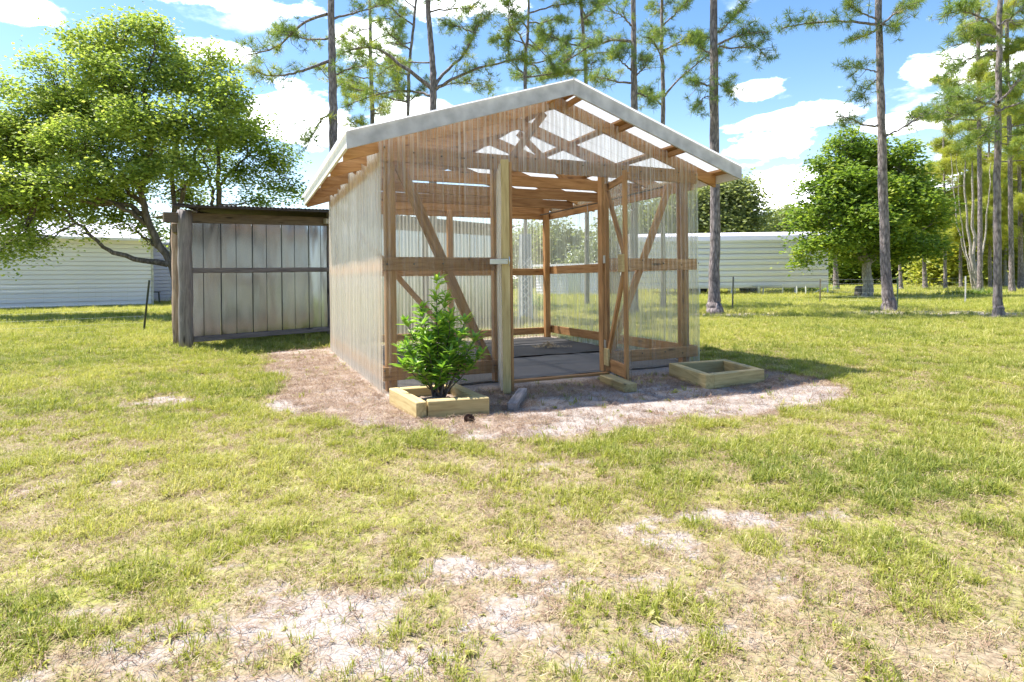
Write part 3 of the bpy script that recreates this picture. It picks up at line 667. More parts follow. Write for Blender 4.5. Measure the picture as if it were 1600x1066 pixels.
# ------------------------------------------------------------------ timber blocks at the door feet
o = board('timber_block', Vector((-.01, 4.93, .03)), Vector((.09, 5.60, .03)), .085, .085, M['oldgrey'], None, bevel=.008); tag(o, 'grey weathered timber offcut on the ground at the foot of the left door', 'timber block')
o = board('timber_block', Vector((.985, 6.28, .035)), Vector((1.14, 5.72, .035)), .09, .14, M['treated'], None, bevel=.008); tag(o, 'yellow timber block on the ground at the foot of the right door', 'timber block')

# ------------------------------------------------------------------ planter boxes
def planter(cn, label, soil_h, gap=0.0):
    c = [Vector((*p[:2], 0)) for p in cn]; ctr = sum(c, Vector())/4
    e = empty('planter_box', ctr, 0, label=label, cat='planter', group='square timber planter boxes in front of the greenhouse')
    Lc, Fc_, Rc, Bc = [p-ctr for p in c]; t = .088; h = .145
    def side(a, b, cut0, cut1, mat, dz=0, over=0):
        d = (b-a).normalized(); n = Vector((-d.y, d.x, 0)); 
        if n.dot(-(a+b)/2) < 0: n = -n
        p = a+d*cut0+n*t/2; q = b-d*cut1+n*t/2
        board('timber', p+Vector((0, 0, h/2+dz-.004)), q+Vector((0, 0, h/2-.004)), h, t, mat, e, bevel=.007, warp=.003)
    side(Lc, Fc_, 0, gap, M['treated']); side(Fc_, Rc, t+.003, 0, M['treated'], .004); side(Rc, Bc, t+.003, 0, M['treated'], -.003); side(Bc, Lc, t+.003, t+.003, M['treated'])
    n = 22; V = []; Fq = []
    for j in range(n+1):
        for i in range(n+1):
            u, v = i/n, j/n; p = (Lc*(1-u)+Fc_*u)*(1-v)+(Bc*(1-u)+Rc*u)*v; p = p*.93
            r = math.hypot(u-.5, v-.5); V.append((p.x, p.y, soil_h+.04*math.exp(-(r/.22)**2)*(soil_h > .03)+random.uniform(-.006, .006)))
    for j in range(n):
        for i in range(n): a = j*(n+1)+i; Fq.append((a, a+1, a+n+2, a+n+1))
    link('soil', np_mesh('soil', V, Fq), M['soil'], e, smooth=True)
    return ctr
M['soil'] = plain('planter_soil', (.22, .165, .13), .95, bump=.8, bscale=30, var=.45, vscale=25)
PC = planter([(-1.114, 5.285), (-.763, 4.644), (-.195, 4.815), (-.53, 5.50)], 'timber planter box holding the leafy green shrub left of the doors', .06)
planter([(1.756, 6.645), (1.90, 5.77), (2.62, 6.136), (2.50, 6.93)], 'empty timber planter box on the pine straw right of the doors', .012, gap=.03)

# ------------------------------------------------------------------ shrub
sh = empty('shrub', (PC.x+.0, PC.y+.06, .07), 0, label='bushy green shrub with long glossy leaves growing in the left planter', cat='shrub')
lv = Bag(); stem = Bag()
def add_leaf(b, p, d, ln, w, up, t):
    d = d/np.linalg.norm(d); s = np.cross(d, up); s /= np.linalg.norm(s)+1e-6; nrm = np.cross(s, d)
    q = [p, p+d*ln*.35+s*w-nrm*(-.12*w), p+d*ln*.35-s*w-nrm*(-.12*w), p+d*ln*.4-nrm*w*.35, p+d*ln*.75+s*w*.6-nrm*ln*.05, p+d*ln*.75-s*w*.6-nrm*ln*.05, p+d*ln-nrm*ln*.16]
    b.add(q, [(0, 3, 1), (0, 2, 3), (3, 4, 1), (3, 2, 5), (3, 6, 4), (3, 5, 6)], [t]*6)
shoots = [(-.22, .0, .66), (-.12, .04, .78), (.0, .0, 1.0), (.1, -.05, .72), (.26, .02, .52), (.18, .08, .66), (-.2, -.08, .46), (-.05, -.14, .50), (.1, -.16, .42), (.0, .16, .7), (-.13, .15, .5), (.05, .05, .86), (.3, -.04, .38), (-.27, .05, .42), (-.14, -.16, .32), (.17, -.12, .56),
          (-.1, -.08, .64), (.02, -.1, .66), (.2, .14, .42), (-.24, -.02, .3), (.05, -.2, .3), (.12, .02, .34), (-.02, -.02, .56), (.08, .1, .6)]
for (x, y, z) in shoots:
    base = np.array([random.uniform(-.05, .05), random.uniform(-.04, .04), 0]); tip = np.array([x, y, z])*[1.28, 1.2, 1.03]
    pts = curve_pts([base, base*.5+tip*[.45, .45, .5]+[0, 0, -.02], tip], 10, .003)
    Vt, Ft = tube_arrays(pts, np.linspace(.008, .003, len(pts)), 5); stem.add(Vt, Ft)
    for k in range(int(34+z*24)):
        f = random.uniform(.36, 1)**.75; i = min(len(pts)-2, int(f*(len(pts)-1))); p = pts[i]+(pts[i+1]-pts[i])*random.random()
        a = random.random()*6.283; el = random.uniform(-.15, .75)+.3*f
        add_leaf(lv, p, np.array([math.cos(a)*math.cos(el), math.sin(a)*math.cos(el), math.sin(el)]), random.uniform(.075, .135), random.uniform(.015, .022), np.array([0, 0, 1.]), np.clip(.40+.5*f**3*z+random.gauss(0, .12), 0, 1))
    for k in range(9):
        a = k*2.4+random.random(); el = random.uniform(.1, 1.2); add_leaf(lv, pts[-1], np.array([math.cos(a)*math.cos(el), math.sin(a)*math.cos(el), math.sin(el)]), random.uniform(.06, .10), .012, np.array([.1, 0, 1.]), np.clip(.62+random.gauss(0, .15), 0, 1))
stem.obj('stems', M['bark'], sh, True); tag(lv.obj('leaves', M['leaf_bush'], sh), kind='stuff')

# ------------------------------------------------------------------ pine cones on the straw
def cone(x, y, s, label):
    b = Bag()
    for k in range(60):
        t = k/60; a = k*2.4; r = .034*math.sin(math.pi*(.12+.85*t))*s; z = (t-.5)*.09*s
        c = np.array([z, math.cos(a)*r*.5, math.sin(a)*r*.5]); o_ = np.array([z+.012*s, math.cos(a)*r*1.1, math.sin(a)*r*1.1]); sd = np.array([0, -math.sin(a), math.cos(a)])*.009*s
        b.add([c-sd*.5, c+sd*.5, o_+sd, o_-sd, (c+o_)/2+np.array([.008*s, 0, 0])], [(0, 1, 2), (0, 2, 3), (0, 4, 1), (3, 2, 4)])
    o = b.obj('pine_cone', M['cone']); o.location = (x, y, .03); o.rotation_euler = (0, .1, random.random()*6); tag(o, label, 'pine cone')
g_ = G(733, 661); cone(g_.x, g_.y, 1.15, 'dark open pine cone in front of the left planter box')

# ------------------------------------------------------------------ shed with metal sheet wall, left behind the greenhouse
S0 = G(291, 545); S1 = G(515, 525); sd_ = (S1-S0).normalized(); ST_ = math.atan2(sd_.y, sd_.x); SLn = (S1-S0).length
SH = empty('shed', S0, ST_, label='lean-to shed with galvanised sheet wall, log posts and black roof', cat='shed')
def zroof(t): return 2.36+.05*min(t, SLn)-.0*t
def logpost(x, y, r, h, mat):
    zs = np.linspace(-.05, h, 12); pts = [(x+random.uniform(-.006, .006), y+random.uniform(-.006, .006), z) for z in zs]
    b = Bag(); V_, F_ = tube_arrays(pts, [r*random.uniform(.95, 1.06) for _ in zs], 14, .03); b.add(V_, F_)
    o = b.obj('post', mat, SH, True)
    bm = bmesh.new(); bm.from_mesh(o.data); bmesh.ops.holes_fill(bm, edges=[e for e in bm.edges if e.is_boundary]); bm.to_mesh(o.data); bm.free(); return o
def wood_v(name, *a, **k):
    m = wood(name, *a, **k)
    for n in m.node_tree.nodes:
        if n.type == 'MAPPING':
            s = n.inputs['Scale'].default_value; n.inputs['Scale'].default_value = (s[1], s[2], s[0])
    return m
M['oldgrey_v'] = wood_v('weathered_grey_log', (.10, .085, .085), (.22, .19, .185), (.34, .30, .29), weather=.5)
M['brown_v'] = wood_v('peeling_brown_log', (.16, .09, .06), (.36, .24, .17), (.50, .38, .29), weather=.2)
logpost(0, 0, .108, 2.33, M['oldgrey_v'])
logpost(.12, .62, .11, 2.3, M['brown_v'])
logpost(SLn+.05, .02, .07, 2.5, M['oldgrey_v'])
logpost(5.3, .05, .09, 2.5, M['oldgrey_v']); logpost(7.7, .05, .09, 2.5, M['oldgrey_v'])
board('beam', (-.32, .03, 2.19), (SLn+.02, .03, 2.32), .17, .07, M['brown'], SH, warp=.004)
board('beam', (SLn+.13, .03, 2.33), (7.8, .03, 2.36), .17, .07, M['brown'], SH)
board('beam', (-.13, .10, 2.03), (.62, 1.5, 1.98), .15, .07, M['brown'], SH)
box('bracket', (SLn-.12, -.10, 2.27), (SLn+.02, -.01, 2.37), M['fascia'], SH)
board('rail', (.10, -.03, 1.315), (SLn-.01, -.03, 1.345), .085, .05, M['oldgrey'], SH, warp=.008)
board('rail', (.10, -.03, .145), (SLn-.01, -.03, .145), .085, .05, M['oldgrey'], SH, warp=.006)
board('rail', (SLn+.13, -.03, 1.345), (7.7, -.03, 1.345), .085, .05, M['oldgrey'], SH)
def metal_sheet(x0, w, z0, z1):
    prof = [(0, 0), (.004, 0), (.016, -.02), (.036, -.02), (.048, 0), (w*.5-.008, .0), (w*.5-.001, -.012), (w*.5+.003, -.012), (w*.5+.010, 0), (w, 0)]
    V = []; rows = 5; b1, b2 = 0, 0
    for j in range(rows+1):
        t = j/rows
        for (x, y) in prof: V.append((x, y+.004+(b1*math.sin(t*4)+b2*math.sin(t*7+1))*math.sin(math.pi*x/w), z0+(z1-z0)*t))
    n = len(prof); Fc = [(j*n+i, j*n+i+1, (j+1)*n+i+1, (j+1)*n+i) for j in range(rows) for i in range(n-1)]
    o = link('metal_sheet', np_mesh('metal_sheet', V, Fc), M['sheet'], SH); o.location = (x0, 0.02, 0); return o
x = .02
while x < SLn: metal_sheet(x, .56, .12, 2.27); x += .562
while x < 7.6: metal_sheet(x, .56, .1, 2.30); x += .562
# roof: dark corrugated sheets on rafters
for k in range(11):
    x0 = -.38+k*.76; V = []; n = 48; Fc = []
    for yy, dz in ((-.52, .0), (1.2, .03), (2.8, .06)):
        for i in range(n+1):
            s = i/n*.78; V.append((x0+s+(.75*(yy+.52))*(k == 0)*(1-i/n), yy, 2.37+.05*min(max(x0+s, 0), SLn)+dz+.012*math.sin(s/.075*6.283)+.002*(k % 2)))
    for j in range(2):
        for i in range(n): a = j*(n+1)+i; Fc.append((a, a+1, a+n+2, a+n+1))
    o = link('roof_sheet', np_mesh('roof_sheet', V, Fc), M['blackmetal'], SH, smooth=True); m_ = o.modifiers.new('thickness', 'SOLIDIFY'); m_.thickness = .004
board('roof_batten', (-.36, -.47, 2.335), (SLn, -.47, 2.475), .035, .06, M['blackmetal'], SH); board('roof_batten', (SLn+.01, -.47, 2.476), (7.9, -.47, 2.476), .035, .06, M['blackmetal'], SH)
# side and back of the shed
for k in range(10):
    box('side_board', (7.62, .10+k*.24, .05), (7.645, .33+k*.24, 2.40), M['oldgrey_v'], SH); None
box('back_wall', (2.2, 2.78, .03), (7.6, 2.80, 2.40), M['sheet'], SH, 0)

# lattice trellis seen through the greenhouse
tl = P(821, 440, 15.6); TR = empty('trellis', (tl.x, tl.y, 0), .15, label='white lattice trellis standing beyond the greenhouse rear wall', cat='trellis')
for x in (-.17, .17): box('post', (x-.02, -.02, 0), (x+.02, .02, 1.62), M['whitepvc'], TR)
for k in range(7):
    z = .12+k*.21
    board('slat', (-.15, .0, z), (.15, .0, z+.3), .03, .008, M['whitepvc'], TR); board('slat', (-.15, .012, z+.3), (.15, .012, z), .03, .008, M['whitepvc'], TR)
tk = P(822, 400, 16.1); TK = empty('metal_cabinet', (tk.x, tk.y+.3, 0), .25, label='tall pale blue grey metal cabinet standing beyond the trellis', cat='cabinet')
box('body', (-.14, -.12, 0), (.14, .2, 2.36), M['bluegrey'], TK); box('door', (-.13, -.135, .06), (-.005, -.122, 2.3), M['bluegrey'], TK, 0); box('door', (.005, -.135, .06), (.13, -.122, 2.3), M['bluegrey'], TK, 0)

# ------------------------------------------------------------------ white buildings
def siding(root, w, z0, z1, pitch, mat, y=0, x0=0, name='siding_board'):
    """lapped boards with a shadow gap above each"""
    n = int(round((z1-z0)/pitch)); p = (z1-z0)/n
    prof = [(0, .045), (0, -.03), (.84, -.008), (.84, .045), (1, .045)]
    V = []
    for (t, yy) in prof: V += [(0, yy, t*p), (w, yy, t*p)]
    me = np_mesh(name, V, [(2*i, 2*i+1, 2*i+3, 2*i+2) for i in range(len(prof)-1)]); me.materials.append(mat)
    for k in range(n): o = link(name, me, None, root); o.location = (x0, y, z0+k*p+random.uniform(0, .002))
a, b_ = G(0, 486), G(238, 478.5); dr = (b_-a).normalized(); a2 = b_-dr*13; WH = empty('white_house', a2, math.atan2(dr.y, dr.x), label='long low house wall in white horizontal siding behind the tree on the left', cat='house')
siding(WH, 13, .12, 3.2, .20, M['siding']); box('foundation', (0, -.0, 0), (13, .2, .12), M['fascia'], WH, 0)
box('corner_trim', (12.96, -.045, .0), (13.06, .06, 3.2), M['fascia'], WH); box('wall_core', (.02, .05, .12), (12.98, 7, 3.2), M['fascia'], WH, 0)
bm = bmesh.new(); rv = [bm.verts.new(p) for p in ((-.4, -.45, 3.15), (13.4, -.45, 3.15), (13.4, 3.5, 4.2), (-.4, 3.5, 4.2), (-.4, 7.5, 3.15), (13.4, 7.5, 3.15), (-.4, -.45, 3.27), (13.4, -.45, 3.27), (13.4, 3.5, 4.32), (-.4, 3.5, 4.32), (-.4, 7.5, 3.27), (13.4, 7.5, 3.27))]
for f in ((0, 1, 2, 3), (3, 2, 5, 4), (6, 9, 8, 7), (9, 10, 11, 8), (0, 6, 7, 1), (4, 5, 11, 10), (0, 3, 9, 6), (3, 4, 10, 9), (1, 7, 8, 2), (2, 8, 11, 5)): bm.faces.new([rv[i] for i in f])
bm_obj('roof', bm, M['whitemetal'], WH)
c0 = G(236, 473.8); c1 = G(300, 473); dr = (c1-c0).normalized()
WN = empty('house_wing', c0-dr*.5, math.atan2(dr.y, dr.x), label='set back shaded wing in white siding right of the long house wall', cat='house')
siding(WN, 8, .1, 3.3, .2, M['siding']); box('wall_core', (.02, .05, 0), (7.98, 5, 3.3), M['fascia'], WN, 0); box('roof', (-.3, -.3, 3.3), (8.3, 5.2, 3.42), M['whitemetal'], WN)
s_ = G(243, 475.5); SS_ = empty('stool', s_, .4, label='small dark stool standing against the shaded house wing', cat='stool')
box('seat', (-.22, -.2, .62), (.22, .2, .68), M['darksteel'], SS_)
for x in (-.17, .17):
    for y in (-.15, .15): tube('leg', [(x*1.15, y*1.15, 0), (x*.9, y*.9, .63)], .02, M['darksteel'], SS_, 6)

# carport with white metal walls on the right
a, b_ = G(1085, 463), G(1294, 461); dr = (b_-a).normalized(); wlen = (b_-a).length; org = a-dr*3.4; W_ = wlen+3.4
CP = empty('carport', org, math.atan2(dr.y, dr.x), label='open bottomed white metal carport with ribbed wall on the right', cat='carport')
def ribbed(root, w, z0, z1, pitch, mat, y, name):
    n = int(round((z1-z0)/pitch)); p = (z1-z0)/n
    prof = [(0, -.05), (.44, -.07), (.86, -.05), (.88, .06), (1, .06), (1, -.05)]
    V = []; 
    for (t, yy) in prof: V += [(0, yy, t*p), (w, yy, t*p)]
    me = np_mesh(name, V, [(2*i, 2*i+1, 2*i+3, 2*i+2) for i in range(len(prof)-1)]); me.materials.append(mat)
    for k in range(n): o = link(name, me, None, root); o.location = (0, y, z0+k*p)
ribbed(CP, W_, .50, 3.18, .335, M['whitemetal'], 0, 'wall_panel')
# roof folds over from the eave in flat steps
prof = [(-.10, 3.14), (-.12, 3.28), (-.05, 3.55), (.10, 3.68), (.4, 3.76), (3.2, 3.98), (6.0, 3.76), (6.3, 3.68), (6.45, 3.55), (6.5, 3.2)]
V = []; 
for (y, z) in prof: V += [(-.15, y, z), (W_+.12, y, z)]
ro = link('roof', np_mesh('roof', V, [(2*i, 2*i+1, 2*i+3, 2*i+2) for i in range(len(prof)-1)]), M['whitemetal'], CP); m_ = ro.modifiers.new('t', 'SOLIDIFY'); m_.thickness = .03
for k in range(7):
    x = W_*k/6; box('post', (x-.035, .03, 0), (x+.035, .10, 3.2), M['whitemetal'], CP); box('post', (x-.035, 6.3, 0), (x+.035, 6.37, 3.2), M['whitemetal'], CP)
box('base_rail', (0, .105, .44), (W_, .16, .5), M['whitemetal'], CP)
board('corner_brace', (W_-.05, .13, .5), (W_-.9, .13, .05), .05, .04, M['whitemetal'], CP)
box('far_wall', (.05, 6.4, .5), (W_-.05, 6.43, 3.2), M['whitemetal'], CP, 0)
def chainlink(root, x0, x1, z0, z1, y, mat):
    b = Bag(); s = .11; n = int((x1-x0+z1-z0)/s)
    def seg(p, q):
        p, q = np.array(p), np.array(q); d = (q-p)/np.linalg.norm(q-p); u = np.cross(d, [0, 1, 0])*.004; w_ = np.array([0, .004, 0])
        b.add([p-u, p+w_, p+u, p-w_, q-u, q+w_, q+u, q-w_], [(0, 1, 5, 4), (1, 2, 6, 5), (2, 3, 7, 6), (3, 0, 4, 7)])
    h = z1-z0
    for k in range(-int(h/s), int((x1-x0)/s)+1):
        for sg in (1, -1):
            xa = x0+k*s; pa, pb = (xa, xa+h)
            ta, tb = max(0, (x0-pa)/h), min(1, (x1-pa)/h)
            if tb <= ta: continue
            za, zb = (z0+ta*h, z0+tb*h) if sg > 0 else (z1-ta*h, z1-tb*h)
            seg((pa+ta*h, y, za), (pa+tb*h, y, zb))
    o = b.obj('wire_mesh', mat, root); o['kind'] = 'stuff'
for i, (u0, u1) in enumerate(((1146, 1182), (1184, 1220))):
    p = G(u0, 462); q = G(u1, 462); d = (q-p)
    gt = empty('chain_link_gate', p+Vector((0, -.25, 0)), math.atan2(d.y, d.x), label=['left chain link gate leaf under the white carport, beside the pine trunk', 'right chain link gate leaf under the white carport, in front of the wheel'][i], cat='gate')
    w = d.length
    for x in (0, w): tube('frame_post', [(x, 0, 0), (x, 0, .62)], .03, M['galv'], gt, 8)
    for z in (.07, .58): tube('frame_rail', [(0, 0, z), (w, 0, z)], .022, M['galv'], gt, 8)
    chainlink(gt, 0, w, .08, .58, .0, M['galv'])
for u, lab in ((1244, 'short white fence post under the middle of the carport'), (1258, 'short white fence post under the carport, nearer its right end')):
    p = G(u, 462); o = tube('fence_post', [(p.x, p.y-.1, 0), (p.x, p.y-.1, .55)], .035, M['whitepvc'], None, 8); tag(o, lab, 'post')
def wheel(root, x, y, z, r):
    o = bpy.data.objects.new('wheel', None); C.objects.link(o); o.parent = root; o.location = (x, y, z)
    b = Bag(); prof = [(-.1, .62), (-.11, .9), (-.06, 1.0), (.06, 1.0), (.11, .9), (.1, .62)]; pts = [(0, p[0]*1.0, 0) for p in prof]
    V_, F_ = tube_arrays([(0, -.10, 0), (0, -.105, 0), (0, -.06, 0), (0, .06, 0), (0, .105, 0), (0, .11, 0)], [r*.6, r*.9, r, r, r*.9, r*.6], 22); b.add(V_, F_); b.obj('tyre', M['rubber'], o, True)
    b = Bag(); V_, F_ = tube_arrays([(0, -.075, 0), (0, -.08, 0), (0, -.04, 0), (0, -.05, 0), (0, -.051, 0)], [r*.6, r*.55, r*.5, r*.2, .002], 18); b.add(V_, F_); b.obj('rim', M['galv'], o, True)
p = G(1198, 460.5); UT = empty('utility_trailer', (p.x, p.y+2.6, 0), math.atan2(dr.y, dr.x), label='low flatbed trailer with black wheels parked under the white carport', cat='trailer')
box('deck', (-4.0, -.8, .62), (1.6, .9, .70), M['brown'], UT); box('chassis_rail', (-4.2, -.7, .5), (1.6, -.6, .62), M['darksteel'], UT); box('chassis_rail', (-4.2, .7, .5), (1.6, .8, .62), M['darksteel'], UT)
for x in (.0, -3.4): wheel(UT, x, -.9, .36, .36); wheel(UT, x, .95, .36, .36)
board('drawbar', (-4.1, 0, .55), (-5.2, 0, .45), .09, .08, M['darksteel'], UT)
tube('leaf_spring', curve_pts([(-3.9, -.75, .5), (-3.4, -.75, .38), (-2.9, -.75, .5)], 8), .03, M['darksteel'], UT, 6)

# small white outbuilding seen through the rear wall
a, b_ = G(838, 462), G(934, 463); dr = (b_-a).normalized(); OB = empty('outbuilding', a, math.atan2(dr.y, dr.x), label='small white outbuilding seen through the rear greenhouse wall', cat='outbuilding')
w = (b_-a).length; siding(OB, w, .1, 1.9, .2, M['siding']); box('wall_core', (.02, .05, 0), (w-.02, 3, 1.9), M['fascia'], OB, 0)
bm = bmesh.new(); bm_box(bm, (-.3, -.4, 1.95), (w+.3, 3.4, 2.1)); bm_obj('roof', bm, M['whitemetal'], OB)
box('door', (w*.55, -.05, .1), (w*.55+.9, -.03, 1.85), M['galv'], OB)

# ------------------------------------------------------------------ field fence: steel stakes and thin wire
FP = []
def stake(g, h, mat, label, lean=.03):
    e = empty('fence_stake', (g.x, g.y, 0), random.random(), label=label, cat='fence stake', group='steel stakes of the field fence')
    bm = bmesh.new(); bm_box(bm, (-.004, -.02, 0), (.004, .02, h)); bm_box(bm, (-.022, -.026, 0), (.022, -.0205, h)); o = bm_obj('stake_bar', bm, mat, e); o.rotation_euler = (lean*.5, lean, 0)
    box('anchor_plate', (-.05, .0205, -.1), (.05, .024, .06), mat, e, 0); FP.append((g, h))
stake(G(224, 517.5), 1.19, M['darksteel'], 'dark leaning steel stake on the lawn in front of the white house', .09)
stake(G(1144, 485), 1.12, M['darksteel'], 'dark steel stake just right of the thick pine trunk')
stake(G(1281, 475), 1.0, M['brown'], 'rusty brown steel stake in front of the right end of the carport')
stake(G(1402, 481), 1.05, M['greensteel'], 'green steel stake just right of the leaning pine trunk')
stake(G(1508, 475), 1.05, M['fascia'], 'pale steel stake on the lawn near the low palmetto clump')
def wires(p, q, zs, name_label):
    e = empty('wire_fence', p, 0, label=name_label, cat='wire fence')
    d = q-p; n = max(2, int(d.length/.3)); bag = Bag()
    for z in zs:
        V_, F_ = tube_arrays([tuple(d*(i/6)+Vector((0, 0, z-.01*math.sin(i/6*math.pi)))) for i in range(7)], [.0011]*7, 4); bag.add(V_, F_)
    bag.obj('line_wire', M['galv'], e); bag = Bag()
    for i in range(n+1):
        V_, F_ = tube_arrays([tuple(d*(i/n)+Vector((0, 0, z))) for z in (zs[0], zs[-1])], [.001]*2, 4); bag.add(V_, F_)
    o = bag.obj('stay_wire', M['galv'], e)
ZS = [.05, .2, .35, .5, .66, .82, .98, 1.08]
wires(G(-300, 545), G(224, 517.5), ZS, 'thin wire field fence crossing the lawn in front of the white house')
wires(G(1144, 485), G(1281, 475), ZS[:7], 'thin wire field fence between the stakes in front of the carport')
wires(G(1281, 475), G(1402, 481), ZS[:7], 'thin wire field fence from the rusty stake to the green stake')
wires(G(1402, 481), G(1508, 475), ZS[:7], 'thin wire field fence from the green stake to the pale stake')

# ------------------------------------------------------------------ trees
def leaves_quads(bag, ctrs, ln, w, tint, upbias=.5):
    """many leaf-sized folded quads at once"""
    n = len(ctrs); a = rng.random(n)*6.283; d = np.stack([np.cos(a), np.sin(a), rng.normal(-.15, .35, n)], -1); d /= np.linalg.norm(d, axis=1)[:, None]
    up = np.stack([rng.normal(0, .55, n), rng.normal(0, .55, n), np.ones(n)*upbias+rng.random(n)*.5], -1)
    s = np.cross(d, up); s /= np.linalg.norm(s, axis=1)[:, None]+1e-6
    L_ = (ln*rng.uniform(.7, 1.25, n))[:, None]; W__ = (w*rng.uniform(.8, 1.2, n))[:, None]
    nrm = np.cross(s, d)
    v = np.stack([ctrs, ctrs+d*L_*.5+s*W__+nrm*W__*.3, ctrs+d*L_, ctrs+d*L_*.5-s*W__+nrm*W__*.3], 1).reshape(-1, 3)
    k = np.arange(n)[:, None]*4; f = np.concatenate([k+[0, 1, 2], k+[0, 2, 3]], 1).reshape(-1, 3)
    bag.add(v, f, np.repeat(tint, 2))
def broadleaf(name, label, base, limbs, blobs, trunk_r, mat, barkm, ln=.11, dens=1.0, clump_r=.42, per=70, group=None, cat='tree', trunk_pts=None, tb=0.0):
    """blobs: (center Vector, radius horizontally, radius vertically). limbs: list of control-point lists"""
    e = empty(name, base, 0, label=label, cat=cat, group=group); b0 = np.array(base)
    if trunk_pts is not None:
        pts = curve_pts([np.array(p)-b0 for p in trunk_pts], 14, .012); n = len(pts); rr = np.linspace(1, .62, n)*trunk_r; rr[0] *= 1.45; rr[1] *= 1.12
        tube('trunk', pts, rr, barkm, e, 12, .04)
    tw = Bag(); lf = Bag(); ends = []
    for li in limbs:
        r0, r1 = li[0]; pts = curve_pts([np.array(p)-b0 for p in li[1:]], 16, .03); n = len(pts)
        tube('limb', pts, np.linspace(r0, r1, n), barkm, e, 8, .04); ends.append(pts)
    allp = np.concatenate(ends) if ends else np.array([[0, 0, 1.0]])
    for (c, rh, rv) in blobs:
        c = np.array(c)-b0; nc = max(3, int(dens*9*rh*rh*rv/(clump_r**1.6)/1.0))
        # limb tip into the blob
        j = np.argmin(np.linalg.norm(allp-c+np.array([0, 0, rv*.6]), axis=1)); st = allp[j]
        pts = curve_pts([st, (st*.45+c*.55)+rng.normal(0, .12, 3)+[0, 0, -.1*rv], c+[0, 0, rv*.2]], 8, .02); V_, F_ = tube_arrays(pts, np.linspace(.05, .02, len(pts))*min(1.3, rh), 5); tw.add(V_, F_)
        u = rng.normal(0, 1, (nc, 3)); u /= np.linalg.norm(u, axis=1)[:, None]; rad = rng.uniform(.25, 1.0, nc)**.55; cc = c+u*rad[:, None]*[rh, rh, rv]
        for q, rd in zip(cc, rad):
            i = rng.integers(2, len(pts)); p0 = pts[i]; mid = (p0+q)/2+rng.normal(0, .08, 3)-[0, 0, .05]
            V_, F_ = tube_arrays(np.array([p0, mid, q]), [.016, .011, .005], 3); tw.add(V_, F_)
            m = int(per*rng.uniform(.6, 1.3)); off = rng.normal(0, 1, (m, 3))*[clump_r, clump_r, clump_r*.62]*rng.uniform(.6, 1.05)
            off[:, 2] -= (off[:, 0]**2+off[:, 1]**2)*.35
            ct = q+off; base_t = .42+tb+rng.normal(0, .2)
            leaves_quads(lf, ct, ln, ln*.27, np.clip(base_t+rng.normal(0, .13, m), 0, 1))
    tag(tw.obj('twigs', barkm, e, True), kind='stuff'); tag(lf.obj('crown', mat, e), kind='stuff')
    return e
def B(u, v, Y, r, rv=None): p = P(u, v, Y); return (tuple(p), r, rv or r*.8)
